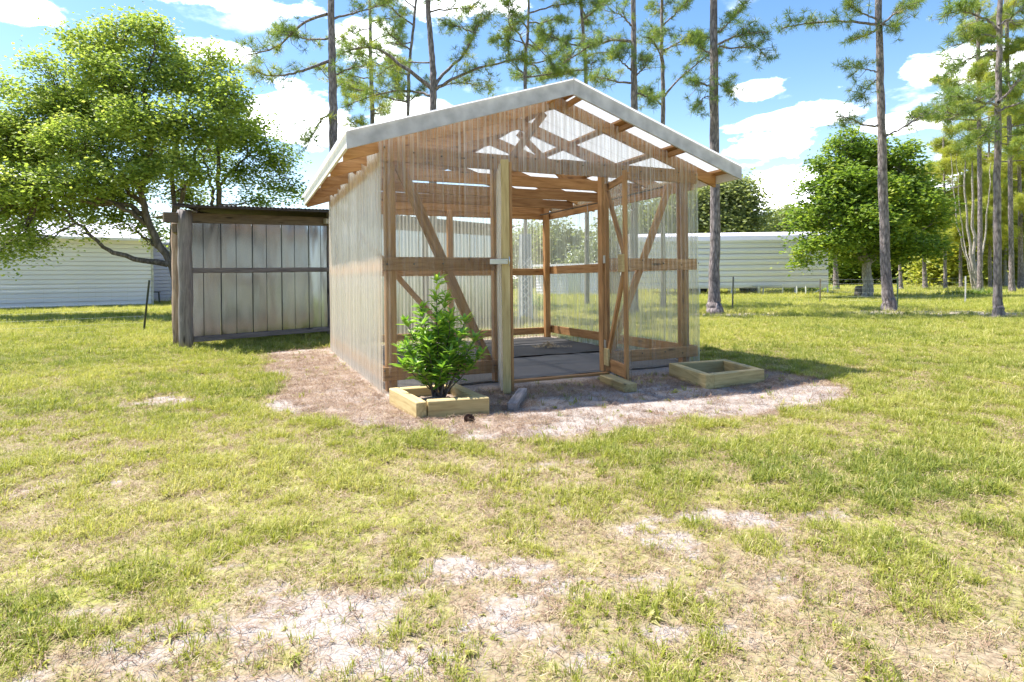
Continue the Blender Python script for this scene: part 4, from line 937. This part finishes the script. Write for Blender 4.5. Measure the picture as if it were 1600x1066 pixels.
# the wide tree on the left
tb_ = G(280, 494); Y0 = tb_.y
fork = P(271, 420, Y0)
broadleaf('shade_tree', 'wide spreading broadleaf tree with low crooked limbs left of the shed', tb_,
    [((.13, .06), fork, P(250, 385, Y0), P(228, 335, Y0-.2), P(225, 280, Y0-.3), P(238, 215, Y0), P(225, 130, Y0)),
     ((.10, .035), P(262, 413, Y0), P(235, 408, Y0-.3), P(195, 402, Y0-.5), P(160, 385, Y0-.6), P(130, 358, Y0-.8), P(98, 325, Y0-.8)),
     ((.10, .03), P(229, 340, Y0), P(200, 322, Y0-.3), P(150, 318, Y0-.6), P(95, 305, Y0-1), P(50, 300, Y0-1.2)),
     ((.09, .03), P(228, 350, Y0), P(190, 325, Y0-.5), P(135, 305, Y0-.8), P(60, 308, Y0-1)),
     ((.09, .03), P(229, 325, Y0), P(190, 285, Y0), P(150, 240, Y0+.4), P(110, 190, Y0+.6)),
     ((.10, .03), P(268, 410, Y0), P(272, 340, Y0+.3), P(270, 260, Y0+.4), P(290, 180, Y0+.5), P(310, 120, Y0+.4)),
     ((.08, .03), P(274, 330, Y0+.3), P(296, 280, Y0+.5), P(310, 230, Y0+.6), P(335, 190, Y0+.6)),
     ((.08, .03), P(236, 215, Y0), P(210, 160, Y0), P(180, 100, Y0)), ((.06, .02), P(250, 390, Y0), P(225, 370, Y0+.6), P(190, 345, Y0+1))],
    [B(20, 215, Y0-.3, 1.25, 1.0), B(85, 165, Y0+.3, 1.1, .8), B(75, 110, Y0+.2, .75, .6), B(150, 75, Y0, 1.0, .75), B(200, 50, Y0+.3, .95, .55), B(245, 45, Y0, .75, .5), B(255, 95, Y0+.5, .9, .7), B(185, 120, Y0-.6, 1.1, .8), B(290, 120, Y0+.3, .9, .7), B(340, 100, Y0+.4, .7, .55), B(350, 150, Y0, .85, .7),
     B(130, 220, Y0-1, 1.2, .8), B(220, 190, Y0-1.2, 1.2, .7), B(300, 190, Y0-.7, 1.05, .7), B(50, 290, Y0-1.2, 1.15, .7), B(-20, 300, Y0-.8, 1.2, .9), B(120, 280, Y0-1.4, 1.1, .55), B(20, 360, Y0-1.0, .8, .45), B(60, 370, Y0-1.2, .55, .28),
     B(200, 265, Y0-1.3, 1.0, .5), B(285, 265, Y0-.9, .9, .55), B(160, 335, Y0+.5, .8, .35), B(215, 345, Y0+.9, .75, .35), B(245, 375, Y0+1.0, .5, .4), B(-60, 210, Y0, 1.2, 1.0), B(-70, 340, Y0-.6, 1.0, .7), B(110, 335, Y0-.8, .5, .22), B(360, 205, Y0+.4, .8, .55), B(10, 130, Y0+.5, .6, .5), B(60, 235, Y0+1.2, 1.3, 1.0), B(160, 170, Y0+1.3, 1.3, 1.0), B(240, 240, Y0+1.4, 1.1, .7), B(170, 290, Y0+.8, 1.1, .6), B(90, 330, Y0+.8, 1.0, .5), B(300, 300, Y0+1.5, .8, .6), B(30, 330, Y0+.6, .9, .7), B(10, 385, Y0-1, .6, .35), B(60, 388, Y0-1, .45, .25), B(-20, 405, Y0-1, .5, .25), B(130, 365, Y0-.9, .45, .22)],
    .2, M['leaf'], M['bark'], ln=.14, dens=1.05, clump_r=.33, per=78, trunk_pts=[tb_-Vector((0, 0, .1)), P(277, 465, Y0), P(276, 440, Y0), P(270, 418, Y0)], tb=.07)
t2 = G(345, 490); Y1 = t2.y+.5
broadleaf('shade_tree', 'slimmer darker broadleaf tree rising directly behind the black shed roof', t2,
    [((.10, .04), P(343, 330, Y1), P(342, 270, Y1), P(340, 215, Y1), P(352, 150, Y1)), ((.07, .03), P(334, 330, Y1), P(328, 280, Y1), P(315, 235, Y1)), ((.06, .02), P(343, 290, Y1), P(380, 250, Y1), P(420, 235, Y1))],
    [B(375, 215, Y1, .8, .6), B(410, 200, Y1, .7, .5), B(430, 245, Y1, .8, .55), B(380, 270, Y1, .8, .5), B(440, 285, Y1+.3, .65, .45), B(345, 165, Y1+.5, .8, .6), B(405, 310, Y1+.4, .8, .3), B(462, 300, Y1+.4, .35, .3), B(330, 240, Y1+1, .8, .5)],
    .14, M['leaf_oak'], M['bark'], ln=.135, dens=1.1, clump_r=.32, per=80, trunk_pts=[Vector((t2.x, t2.y, -.1)), P(344, 430, Y1), P(344, 380, Y1), P(343, 325, Y1)], tb=.05)

# --- pines
def tuft_arrays(nn, ln, w):
    V = []; Fc = []
    for i in range(nn):
        a = random.random()*6.283; el = random.uniform(-.5, 1.4); d = np.array([math.cos(a)*math.cos(el), math.sin(a)*math.cos(el), math.sin(el)]); l = ln*random.uniform(.7, 1.1)
        s = np.cross(d, rng.normal(0, 1, 3)); s /= np.linalg.norm(s)+1e-6; k = len(V); dr_ = np.array([0, 0, -.18*l])
        V += [s*w*.4, -s*w*.4, d*l*.6+s*w*.5, d*l*.6-s*w*.5, d*l+dr_]; Fc += [(k, k+2, k+1), (k+1, k+2, k+3), (k+3, k+2, k+4)]
    return np.array(V), np.array(Fc)
TUFTS = [tuft_arrays(34, .26, .0085) for _ in range(6)]
def add_tuft(bag, p, d, s, t):
    V_, F_ = TUFTS[random.randrange(6)]
    q = Vector((0, 0, 1)).rotation_difference(Vector(d)).to_matrix(); a = random.random()*6.28; Rm = np.array(q) @ np.array([[math.cos(a), -math.sin(a), 0], [math.sin(a), math.cos(a), 0], [0, 0, 1]])
    bag.add(V_ @ Rm.T*s+p, F_, [t]*len(F_))
def pine(label, base, path, r0, h, manual=(), zmin=7.5, nauto=10, seed=0, blen=2.6, tint=.45, tuft=1.0, r_top=.42, group='tall bare pine trunks around the lawn', dens=1.0):
    """path: control points of the trunk; manual: pixel-shaped branches"""
    random.seed(100+seed); e = empty('pine_tree', base, 0, label=label, cat='pine tree', group=group); b0 = np.array(base)
    pts = curve_pts([np.array(p)-b0 for p in path], 44, .008); n = len(pts); f = np.linspace(0, 1, n); rr = r0*(1-(1-r_top)*f); rr = rr*(1+.42*np.exp(-np.maximum(pts[:, 2], 0)/.32)); rr *= 1+rng.normal(0, .018, n)
    tube('trunk', pts, rr, M['pinebark'], e, 14, .035)
    nb = Bag(); tw = Bag()
    def dress(bp, L_):
        m = len(bp); nt_ = int((6+L_*9)*dens)
        for k in range(nt_):
            f_ = random.uniform(.22, 1.0)**.8; i = min(m-2, int(f_*(m-1))); p = bp[i]; d = bp[i+1]-bp[i]; d = d/np.linalg.norm(d)
            sd = np.cross(d, [0, 0, 1.0])*random.choice((-1, 1))+d*random.uniform(.3, 1)+np.array([0, 0, random.uniform(-.45, .6)])+rng.normal(0, .2, 3); sd /= np.linalg.norm(sd)
            l = random.uniform(.2, .75)*(1.15-.5*f_); q = p+sd*l+[0, 0, .08*l]; mid = (p+q)/2+rng.normal(0, .04, 3)
            V_, F_ = tube_arrays(np.array([p, mid, q]), [.012, .009, .006], 3); tw.add(V_, F_)
            tt = np.clip(tint+random.gauss(0, .16)+(.35 if random.random() < .06 else 0), 0, 1)
            for w_ in range(random.choice((1, 2, 2, 3, 4))):
                add_tuft(nb, q-sd*w_*.12+rng.normal(0, .05, 3), sd+np.array([0, 0, .5]), tuft*random.uniform(.65, 1.1), tt)
        add_tuft(nb, bp[-1], bp[-1]-bp[-2], tuft, tint)
    for mb in manual:
        r, pl = mb[0], mb[1:]; bp = curve_pts([np.array(p)-b0 for p in pl], 16, .012); L_ = np.linalg.norm(np.diff(bp, axis=0), axis=1).sum()
        tube('branch', bp, np.linspace(r, r*.3, len(bp)), M['pinebark'], e, 7, .04); dress(bp, L_)
    zt = pts[-1][2]
    for k in range(nauto):
        z = zmin+(zt-zmin)*((k+random.random()*.6)/nauto)**.95; i = int(np.argmin(abs(pts[:, 2]-z))); p = pts[i]; a = random.random()*6.283
        L_ = blen*random.uniform(.5, 1.1)*(1-.45*(z-zmin)/(zt-zmin+.01)); el = random.uniform(.0, .5); d = np.array([math.cos(a), math.sin(a), 0])
        bp = curve_pts([p, p+d*L_*.4+[0, 0, L_*.4*math.tan(el)*.6], p+d*L_*.75+rng.normal(0, .12, 3)+[0, 0, L_*.7*math.tan(el)*.55], p+d*L_+rng.normal(0, .15, 3)+[0, 0, L_*.5*math.tan(el)+.12]], 12, .015)
        tube('branch', bp, np.linspace(.035, .010, len(bp))*(.6+L_*.22), M['pinebark'], e, 5); dress(bp, L_)
    add_tuft(nb, pts[-1], (0, 0, 1), 1.3, tint)
    if tw.n: tag(tw.obj('twigs', M['pinebark'], e), kind='stuff')
    tag(nb.obj('needles', M['needle'], e), kind='stuff'); return e
def bpx(Y, *uv, r=.05):
    out = [r]
    for k, q in enumerate(uv): out.append(P(q[0], q[1], Y+(q[2] if len(q) > 2 else 0)))
    return out
def trunk_at(u_base, Y, u_top, top_z=15.5, wob=()):
    b = P(u_base, 437, Y); b.z = 0; v_top = 0; t = P(u_top, 0, Y); mids = [b-Vector((0, 0, .15)), b+Vector((0, 0, .25))]
    for (uu, vv) in wob: mids.append(P(uu, vv, Y))
    mids.append(t); d = (t-mids[-2]); d = d/max(d.z, .01); mids.append(t+Vector((d.x*.7*(top_z-t.z), d.y*(top_z-t.z)+random.uniform(-.3, .3), top_z-t.z))); return b, mids
def PT(label, ub, Y, ut, r0, seed, wob=(), manual=(), top_z=15.5, **k):
    b, m = trunk_at(ub, Y, ut, top_z, wob); return pine(label, b, m, r0, top_z, manual, seed=seed, **k)
PT('pine trunk behind the left end of the greenhouse roof, thick and grey', 521, 16.5, 517, .165, 1, [(521, 235), (519, 120)],
   [bpx(16.5, (517, 95), (480, 108, -.2), (452, 116, -.4), (425, 118, -.6), (395, 112, -.8), r=.045), bpx(16.5, (511, 22), (485, 30, .2), (460, 48, .4), (440, 68, .5), (410, 82, .6), (382, 88, .7), r=.045),
    bpx(16.5, (514, 178), (500, 190, -.2), (488, 212, -.4), (478, 232, -.5), r=.03), bpx(16.5, (519, 30), (560, 18, .3), (600, 8, .6), r=.035), bpx(16.5, (517, 120), (545, 108), (575, 100, .3), r=.03), bpx(16.5, (514, 60), (480, 62, .5), (450, 52, .9), (420, 50, 1.2), r=.03)], zmin=10.2, nauto=11, dens=.8)
PT('pine with two fans of branches seen over the left roof slope', 677, 19.5, 668, .155, 2, [(677, 170), (676, 100)],
   [bpx(19.5, (676, 140), (655, 122, -.2), (625, 100, -.3), (600, 82, -.3), (578, 73, -.2), (550, 78), (528, 86), r=.075), bpx(19.5, (679, 136), (700, 108, .2), (725, 85, .3), (738, 62, .4), (744, 40, .5), (770, 18, .6), r=.06),
    bpx(19.5, (681, 140), (705, 125, -.3), (745, 108, -.6), (790, 96, -.8), (830, 88, -1), r=.06), bpx(19.5, (672, 150), (650, 143, .3), (615, 143, .5), (575, 152, .7), (535, 168, .9), r=.045),
    bpx(19.5, (744, 52, .4), (715, 42, .5), (690, 40, .6), r=.03), bpx(19.5, (670, 98), (640, 98, .5), (610, 104, .8), (585, 122, 1), r=.03), bpx(19.5, (688, 137), (710, 130, .4), (740, 132, .6), (765, 140, .8), r=.02)], zmin=9.6, nauto=12, tint=.5)
PT('slim pine with yellowing needles left of the branching pine', 582, 25, 578, .12, 3, [(582, 200), (579, 90)], [bpx(25, (580, 80), (605, 95), (625, 120, .3), r=.03), bpx(25, (580, 140), (560, 130), (545, 140, .4), r=.03)], zmin=6.5, nauto=18, tint=.66, blen=2.4)
PT('thin crooked pine just left of the branching pine trunk', 637, 24, 650, .09, 4, [(638, 160), (640, 100)], [bpx(24, (638, 155), (625, 140), (615, 120), r=.03), bpx(24, (638, 160), (655, 145), (668, 130), r=.03)], zmin=8, nauto=12, tint=.5)
PT('slender pine behind the left roof slope, close to the ridge', 821, 23, 826, .09, 5, [(821, 120), (824, 60)],
   [bpx(23, (820, 100), (850, 95, .3), (872, 82, .4), (890, 60, .5), r=.035), bpx(23, (820, 118), (800, 95), (792, 70), (800, 40), r=.03), bpx(23, (825, 60), (850, 85), (870, 110), r=.025), bpx(23, (823, 70), (790, 60), (765, 65), r=.03)], zmin=8.0, nauto=18, tint=.48, dens=1.1)
PT('slim straight pine just right of the roof ridge', 917, 24, 907, .105, 6, [(916, 150), (912, 60)], [bpx(24, (912, 30), (935, 12), (950, 0), r=.035), bpx(24, (914, 55), (895, 85), (880, 100), r=.03)], zmin=8.8, nauto=15, tint=.5)
PT('grey pine trunk standing behind the right roof slope near the ridge', 991, 18, 989, .135, 7, [(991, 170), (990, 80)],
   [bpx(18, (986, 65), (968, 62), (945, 64, .3), (922, 72, .5), (900, 86, .7), (880, 98, .9), r=.05), bpx(18, (986, 40), (972, 25, -.3), (956, 18, -.5), r=.03), bpx(18, (993, 145), (1008, 150), (1025, 162), r=.035), bpx(18, (988, 130), (965, 128, -.4), (945, 122, -.7), (930, 122, -1), r=.035), bpx(18, (986, 110), (970, 95, -.3), (965, 80, -.6), r=.03), bpx(18, (992, 120), (1005, 108, -.3), (1012, 92, -.6), r=.03)], zmin=10, nauto=10)
PT('slim pine with long rising branches between the two thick right trunks', 1036, 21, 1034, .095, 8, [(1036, 170), (1034, 80)],
   [bpx(21, (1039, 150), (1055, 130), (1080, 108), (1108, 87), (1125, 82), r=.04), bpx(21, (1037, 82), (1055, 70), (1075, 60), (1100, 62), (1122, 50, .5), r=.035), bpx(21, (1036, 40), (1055, 22), (1075, 2), r=.035), bpx(21, (1034, 165), (1020, 152), (1000, 145), r=.03)], zmin=8.5, nauto=12)
PT('thick grey pine trunk standing just right of the greenhouse', 1116, G(1117, 490).y, 1115, .205, 9, [(1116, 460), (1117, 330), (1116, 130)],
   [bpx(17.6, (1123, 69), (1148, 58, -.3), (1174, 51, -.5), (1198, 52, -.7), r=.04), bpx(17.6, (1123, 73), (1150, 75), (1180, 72), (1195, 88), r=.03), bpx(17.6, (1110, 135), (1095, 130), (1080, 124), r=.035), bpx(17.6, (1122, 132), (1132, 136), (1140, 145), r=.02), bpx(17.6, (1110, 85), (1095, 75), (1085, 65), r=.03), bpx(17.6, (1123, 50), (1145, 30), (1160, 8), r=.03), bpx(17.6, (1110, 150), (1098, 155), (1092, 175), r=.02)], zmin=10.6, nauto=9)
PT('tall leaning pine in the middle of the right lawn', 1389, G(1389, 486).y, 1372, .18, 10, [(1385, 440), (1380, 300), (1376, 150)],
   [bpx(17.8, (1370, 38), (1345, 36), (1310, 33, .2), (1280, 36, .4), (1250, 38, .5), (1222, 45, .6), r=.045), bpx(17.8, (1376, 40), (1395, 24), (1415, 12), (1440, 2), r=.035), bpx(17.8, (1370, 125), (1358, 135), (1347, 152), r=.025), bpx(17.8, (1371, 112), (1350, 108), (1325, 105), r=.025), bpx(17.8, (1372, 196), (1350, 196), (1330, 186), (1312, 182), r=.04),
    bpx(17.8, (1384, 213), (1410, 200), (1440, 183), (1465, 170, .3), (1490, 150, .6), r=.035), bpx(17.8, (1372, 45), (1355, 55), (1335, 62), r=.03), bpx(17.8, (1376, 35), (1392, 42), (1412, 38), r=.02), bpx(17.8, (1370, 30), (1345, 20), (1325, 8), r=.03)], zmin=11.2, nauto=8, dens=.9)
PT('slender pine trunk nearest the camera on the far right', 1559, G(1558, 497).y, 1562, .11, 11, [(1559, 460), (1558, 300), (1560, 150)],
   [bpx(14.6, (1558, 80), (1535, 82), (1505, 98), (1480, 118), r=.025), bpx(14.6, (1558, 165), (1535, 160, -.3), (1510, 152, -.5), (1485, 150, -.6), r=.035), bpx(14.6, (1560, 160), (1580, 140), (1600, 110), r=.035), bpx(14.6, (1558, 200), (1535, 212), (1515, 225), r=.03), bpx(14.6, (1556, 150), (1530, 170), (1500, 180), (1475, 175), r=.035), bpx(14.6, (1561, 50), (1540, 30), (1510, 20), (1475, 22), r=.035),
    bpx(14.6, (1561, 40), (1580, 28), (1600, 10), r=.03), bpx(14.6, (1560, 60), (1530, 55), (1500, 70), r=.03), bpx(14.6, (1558, 175), (1580, 165), (1610, 160), r=.03)], zmin=8.8, nauto=8, top_z=12.0, dens=.9, blen=1.5)
PT('distant slim pine at the right edge, behind the slender trunk', 1581, 33, 1572, .16, 12, [(1580, 400), (1577, 200)], zmin=7, nauto=26, tint=.7, blen=3.4, tuft=1.5)
PT('distant pine with pale trunk between the far trees, right of the low palmetto', 1531, 33, 1527, .15, 13, [(1531, 300)], zmin=9, nauto=22, tint=.75, blen=3.2, tuft=1.5)
random.seed(5)
# small far trunks at the back of the lawn
for (u, v, Y_, r, lab) in ((1408, 450, 42, .13, 'far thin trunk under the green oak crown'), (1446, 452, 44, .17, 'far pale trunk on the back lawn right of the oak'), (1307, 450, 42, .2, 'far white trunk just right of the carport end')):
    g = P(u, 437, Y_); g.z = 0
    pine(lab, g, [g-Vector((0, 0, .1)), P(u-1, 435, Y_), P(u-2, 410, Y_), P(u-2, 378, Y_)], r, 4, zmin=2.9, nauto=6, seed=u % 9, tint=.6, blen=1.3, tuft=1.3, r_top=.6, group='far trunks along the back of the lawn')
for (u, Y_, ut, r, lab, vt) in ((1596, 40, 1590, .2, 'far pale trunk at the very right edge of the picture', 190), (1478, 41, 1474, .13, 'yellow green far pine between the oak and the bare stems', 215), (1548, 44, 1545, .14, 'yellow green far pine just left of the slender trunk', 175), (1502, 46, 1500, .14, 'yellow green far pine behind the pale stake', 240)):
    g = P(u, 437, Y_); g.z = 0
    pine(lab, g, [g-Vector((0, 0, .1)), P(u-1, 435, Y_), P(u-2, 330, Y_), P(ut, vt, Y_)], r, 10, zmin=3.4, nauto=30, seed=u % 9, tint=.86, blen=3.0, tuft=2.1, group='yellow green pines at the back right of the lawn')
# the oak on the right
ob = G(1356, 466); Yo = ob.y
broadleaf('oak_tree', 'dense round green oak behind the leaning pine, right of the carport', ob,
    [((.16, .07), P(1354, 415, Yo), P(1345, 370, Yo), P(1330, 310, Yo), P(1320, 260, Yo)), ((.14, .05), P(1356, 415, Yo), P(1375, 370, Yo), P(1400, 320, Yo), P(1410, 270, Yo)), ((.12, .05), P(1354, 410, Yo), P(1320, 385, Yo), P(1290, 360, Yo)), ((.12, .05), P(1357, 410, Yo), P(1400, 380, Yo), P(1430, 365, Yo))],
    [B(*q) for q in ((1318, 222, Yo, .7, .6), (1350, 240, Yo+.5, 1.1, .8), (1378, 222, Yo, .5, .4), (1405, 252, Yo+.3, 1.0, .8), (1440, 280, Yo, .8, .6), (1292, 262, Yo, .9, .7), (1330, 285, Yo-1.2, 1.1, .7), (1385, 292, Yo-1.4, 1.0, .6), (1268, 300, Yo-.5, .7, .6), (1300, 320, Yo-1.2, 1.0, .6), (1350, 335, Yo-2.0, 1.1, .6), (1430, 318, Yo-.5, 1.2, .7), (1462, 345, Yo, .6, .5), (1262, 345, Yo-.4, .7, .5), (1258, 385, Yo-.6, .6, .45), (1285, 372, Yo-1.2, .8, .5), (1325, 370, Yo-1.6, 1.0, .5), (1380, 355, Yo-1.8, 1.1, .6), (1410, 375, Yo-1.0, 1.0, .5), (1445, 385, Yo, .9, .5), (1345, 395, Yo+.2, 1.0, .45), (1395, 398, Yo+.6, 1.0, .4), (1300, 400, Yo+.3, .7, .35), (1360, 300, Yo+1.2, 1.9, 1.3), (1400, 340, Yo+1.2, 1.7, 1.0), (1310, 330, Yo+1.2, 1.5, 1.0), (1468, 375, Yo+.2, .5, .35), (1335, 208, Yo+.3, .35, .35), (1245, 325, Yo, .35, .3), (1478, 318, Yo+.2, .45, .3), (1248, 408, Yo-.3, .4, .25), (1425, 232, Yo+.2, .45, .35))],
    .27, M['leaf_oak'], M['palebark'], ln=.22, dens=.75, clump_r=.36, per=80, trunk_pts=[ob-Vector((0, 0, .1)), P(1356, 450, Yo), P(1354, 425, Yo), P(1354, 405, Yo)], tb=.08)
sg = G(1342, 465); o = tube('tree_stump', [(sg.x, sg.y, -.05), (sg.x, sg.y, .15), (sg.x+.02, sg.y, .45), (sg.x, sg.y, .58), (sg.x, sg.y, .6)], [.26, .23, .22, .16, .01], M['stone'], None, 12, .05); tag(o, 'short dark stump on the lawn beside the oak trunk', 'stump')
# bare vase-shaped tree
vb = G(1524, 458.5); VT = empty('bare_tree', vb, 0, label='vase shaped tree with several pale bare stems on the back lawn', cat='tree')
for k, (du, r) in enumerate(((-32, .05), (-14, .09), (-4, .11), (8, .08), (20, .06), (-24, .04))):
    p = [np.array(q)-np.array(vb) for q in (P(1524+k-2, 459, vb.y), P(1524+du*.3, 420, vb.y), P(1524+du*.75, 370, vb.y+k*.1), P(1524+du*1.1, 300, vb.y), P(1524+du*1.2, 240, vb.y))]
    tube('stem', curve_pts(p, 16, .03), np.linspace(r*1.2, r*.3, 17)[:len(curve_pts(p, 16))], M['palebark'], VT, 7, .04)
def leafball(name, label, g, blobs, mat, ln, per, cr, dens=.6, group=None, cat='tree', r=.12, tb=0.0, h=2.0):
    return broadleaf(name, label, g, [((r*.7, r*.3), g+Vector((0, 0, h*.8)), g+Vector((.1, 0, h*1.3)), g+Vector((0, 0, h*2)))], blobs, r, mat, M['palebark'], ln=ln, dens=dens, clump_r=cr, per=per, group=group, cat=cat, trunk_pts=[g-Vector((0, 0, .1)), g+Vector((.02, 0, h*.3)), g+Vector((0, .02, h*.6)), g+Vector((0, 0, h*.85))], tb=tb)
# low palmetto clump
pm = G(1512, 463); b = Bag()
pe = empty('palmetto', pm, 0, label='low dark green palmetto clump on the lawn below the bare stems', cat='shrub')
for k in range(70):
    c = np.array([random.gauss(0, .75), random.gauss(0, .25), 0]); a = random.random()*6.28; el = random.uniform(.3, 1.2)
    for j in range(9):
        aa = a+(j-4)*.2; d = np.array([math.cos(aa)*math.cos(el), math.sin(aa)*math.cos(el), math.sin(el)]); s = np.cross(d, [0, 0, 1.])*.02; l = random.uniform(.3, .5)
        q = c+np.array([math.cos(a)*math.cos(el), math.sin(a)*math.cos(el), math.sin(el)])*.12
        b.add([q-s, q+s, q+d*l], [(0, 1, 2)], [random.uniform(0, .5)])
tag(b.obj('fronds', M['leaf_oak'], pe), kind='stuff')
# olive coloured trees behind the carport
og = P(1135, 437, 56); og.z = 0
leafball('background_tree', 'big olive green tree rising behind the carport roof', og, [B(1100, 315, 56, 3.0, 2.2), B(1140, 300, 56, 2.8, 1.9), B(1165, 325, 56, 2.2, 1.6), B(1110, 350, 55, 3, 1.5), B(1060, 330, 56, 3, 2.4), B(1160, 352, 55, 2.2, 1.0), B(1010, 345, 56, 3, 2.2), B(1130, 345, 57, 2.5, 1.8)], M['leaf_olive'], .42, 70, .9, dens=.45, r=.3, tb=.1, h=3)
og = P(1222, 437, 75); og.z = 0
leafball('background_tree', 'smaller hazy olive tree in the gap between the carport and the oak', og, [B(1225, 345, 75, 2.6, 2.0), B(1205, 358, 75, 2.0, 1.2), B(1245, 350, 75, 2.2, 1.8), B(1225, 365, 75, 3, 1.4)], M['leaf_olive'], .5, 60, 1.0, dens=.45, r=.3, tb=.2, h=3)
# tree belt behind everything on the right
belt = [(1440, 62, 300, 'leaf_lime', .1, 'yellow green tree at the back, just right of the oak'), (1475, 50, 250, 'leaf_lime', .25, 'tall bright yellow tree behind the pale stake'), (1500, 66, 330, 'leaf_olive', .1, 'olive tree in the back belt behind the bare stems'), (1535, 56, 290, 'leaf_lime', .1, 'bright tree in the back belt right of the bare stems'),
        (1570, 48, 235, 'leaf_lime', .2, 'tall bright yellow tree behind the right edge trunks'), (1610, 60, 250, 'leaf_oak', .25, 'dark green tree in the back belt at the right edge'), (1400, 70, 360, 'leaf_oak', .2, 'low dark tree in the back belt under the oak'), (1345, 66, 370, 'leaf_oak', .15, 'low dark tree in the back belt behind the oak trunk'), (1650, 50, 230, 'leaf_lime', .1, 'bright tree in the back belt beyond the right edge'),
        (1310, 72, 375, 'leaf_oak', .1, 'dark low tree behind the right end of the carport'), (1465, 74, 390, 'leaf_oak', .2, 'low dark tree at the back beneath the yellow trees'), (1555, 74, 385, 'leaf_olive', .1, 'low olive tree at the back behind the slender trunk')]
for k, (u, Y_, vt, mt, tb, lab) in enumerate(belt):
    g = P(u, 437, Y_); g.z = 0; s = Y_/921; bl = []; ztop = P(u, vt, Y_).z
    for j in range(9):
        uu = u+random.uniform(-38, 38); vv = random.uniform(vt+10, 425); rr = random.uniform(20, 32)*s
        bl.append(B(uu, vv, Y_+random.uniform(-2, 2), rr, rr*.75))
    bl.append(B(u, vt+12, Y_, 15*s, 12*s))
    leafball('belt_tree', lab, g, bl, M[mt], .42, 60, .85, dens=.62, group='trees in the belt behind the lawn', r=.2, tb=tb, h=3)
# trees seen only through the plastic and behind the shed
for k, (u, Y_, vt, lab) in enumerate(((880, 62, 345, 'green tree seen through the open greenhouse doors'), (940, 58, 340, 'green tree seen through the right greenhouse wall'), (830, 66, 335, 'green tree seen behind the inner corner post'))):
    g = P(u, 437, Y_); g.z = 0; s = Y_/921
    leafball('background_tree', lab, g, [B(u+random.uniform(-30, 30), random.uniform(vt+10, 420), Y_, random.uniform(20, 28)*s, random.uniform(14, 20)*s) for j in range(7)], M['leaf_olive'], .45, 55, .95, dens=.4, group='trees beyond the greenhouse', r=.25, h=3)
# low scrub along the back edge of the lawn
b = Bag(); n = 26000; u = rng.uniform(-200, 1750, n); Yb = rng.uniform(64, 84, n); x = (u-800)/921*Yb
hgt = (1.2+3.2*fbm(x*.14+5, np.zeros(n)+3, 4))*np.where(u > 1230, 1.0, .55)
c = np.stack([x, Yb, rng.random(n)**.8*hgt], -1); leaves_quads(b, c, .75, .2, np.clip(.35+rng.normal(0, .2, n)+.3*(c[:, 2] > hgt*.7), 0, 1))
tag(b.obj('scrub', M['leaf_olive']), 'dense low scrub along the far edge of the lawn', 'scrub', kind='stuff')
# shrub under carport
b = Bag(); n = 2500; p = G(1262, 458); c = np.stack([rng.normal(p.x, 1.0, n), rng.normal(p.y+.8, .3, n), np.abs(rng.normal(0, .28, n))], -1); leaves_quads(b, c, .11, .03, np.clip(.35+rng.normal(0, .2, n), 0, 1))
o = b.obj('bush', M['leaf_bush']); tag(o, 'low green bush growing under the right end of the carport', 'shrub')
b = Bag(); n = 1800; p = G(835, 488); c = np.stack([rng.normal(p.x, .3, n), rng.normal(p.y, .2, n), np.abs(rng.normal(0, .25, n))], -1); leaves_quads(b, c, .08, .022, np.clip(.25+rng.normal(0, .2, n), 0, 1))
o = b.obj('bush', M['leaf_bush']); tag(o, 'low bush at the foot of the white lattice trellis', 'shrub')

# woodland across the yard behind the camera (it shows in the shed's metal wall)
b = Bag(); n = 16000; x = rng.uniform(-70, 60, n); y = rng.uniform(-46, -34, n); top = 8+7*fbm(x*.12, y*0+1.0, 4)
c = np.stack([x, y, rng.random(n)**.8*top], -1); leaves_quads(b, c, 1.3, .4, np.clip(.3+rng.normal(0, .2, n), 0, 1))
tag(b.obj('woodland', M['leaf_oak']), 'far green woodland on the other side of the yard', 'woodland', kind='stuff')

print('tris', sum(len(o.data.polygons)*(2 if len(o.data.polygons) and len(o.data.polygons[0].vertices) == 4 else 1) for o in C.objects if o.type == 'MESH'))
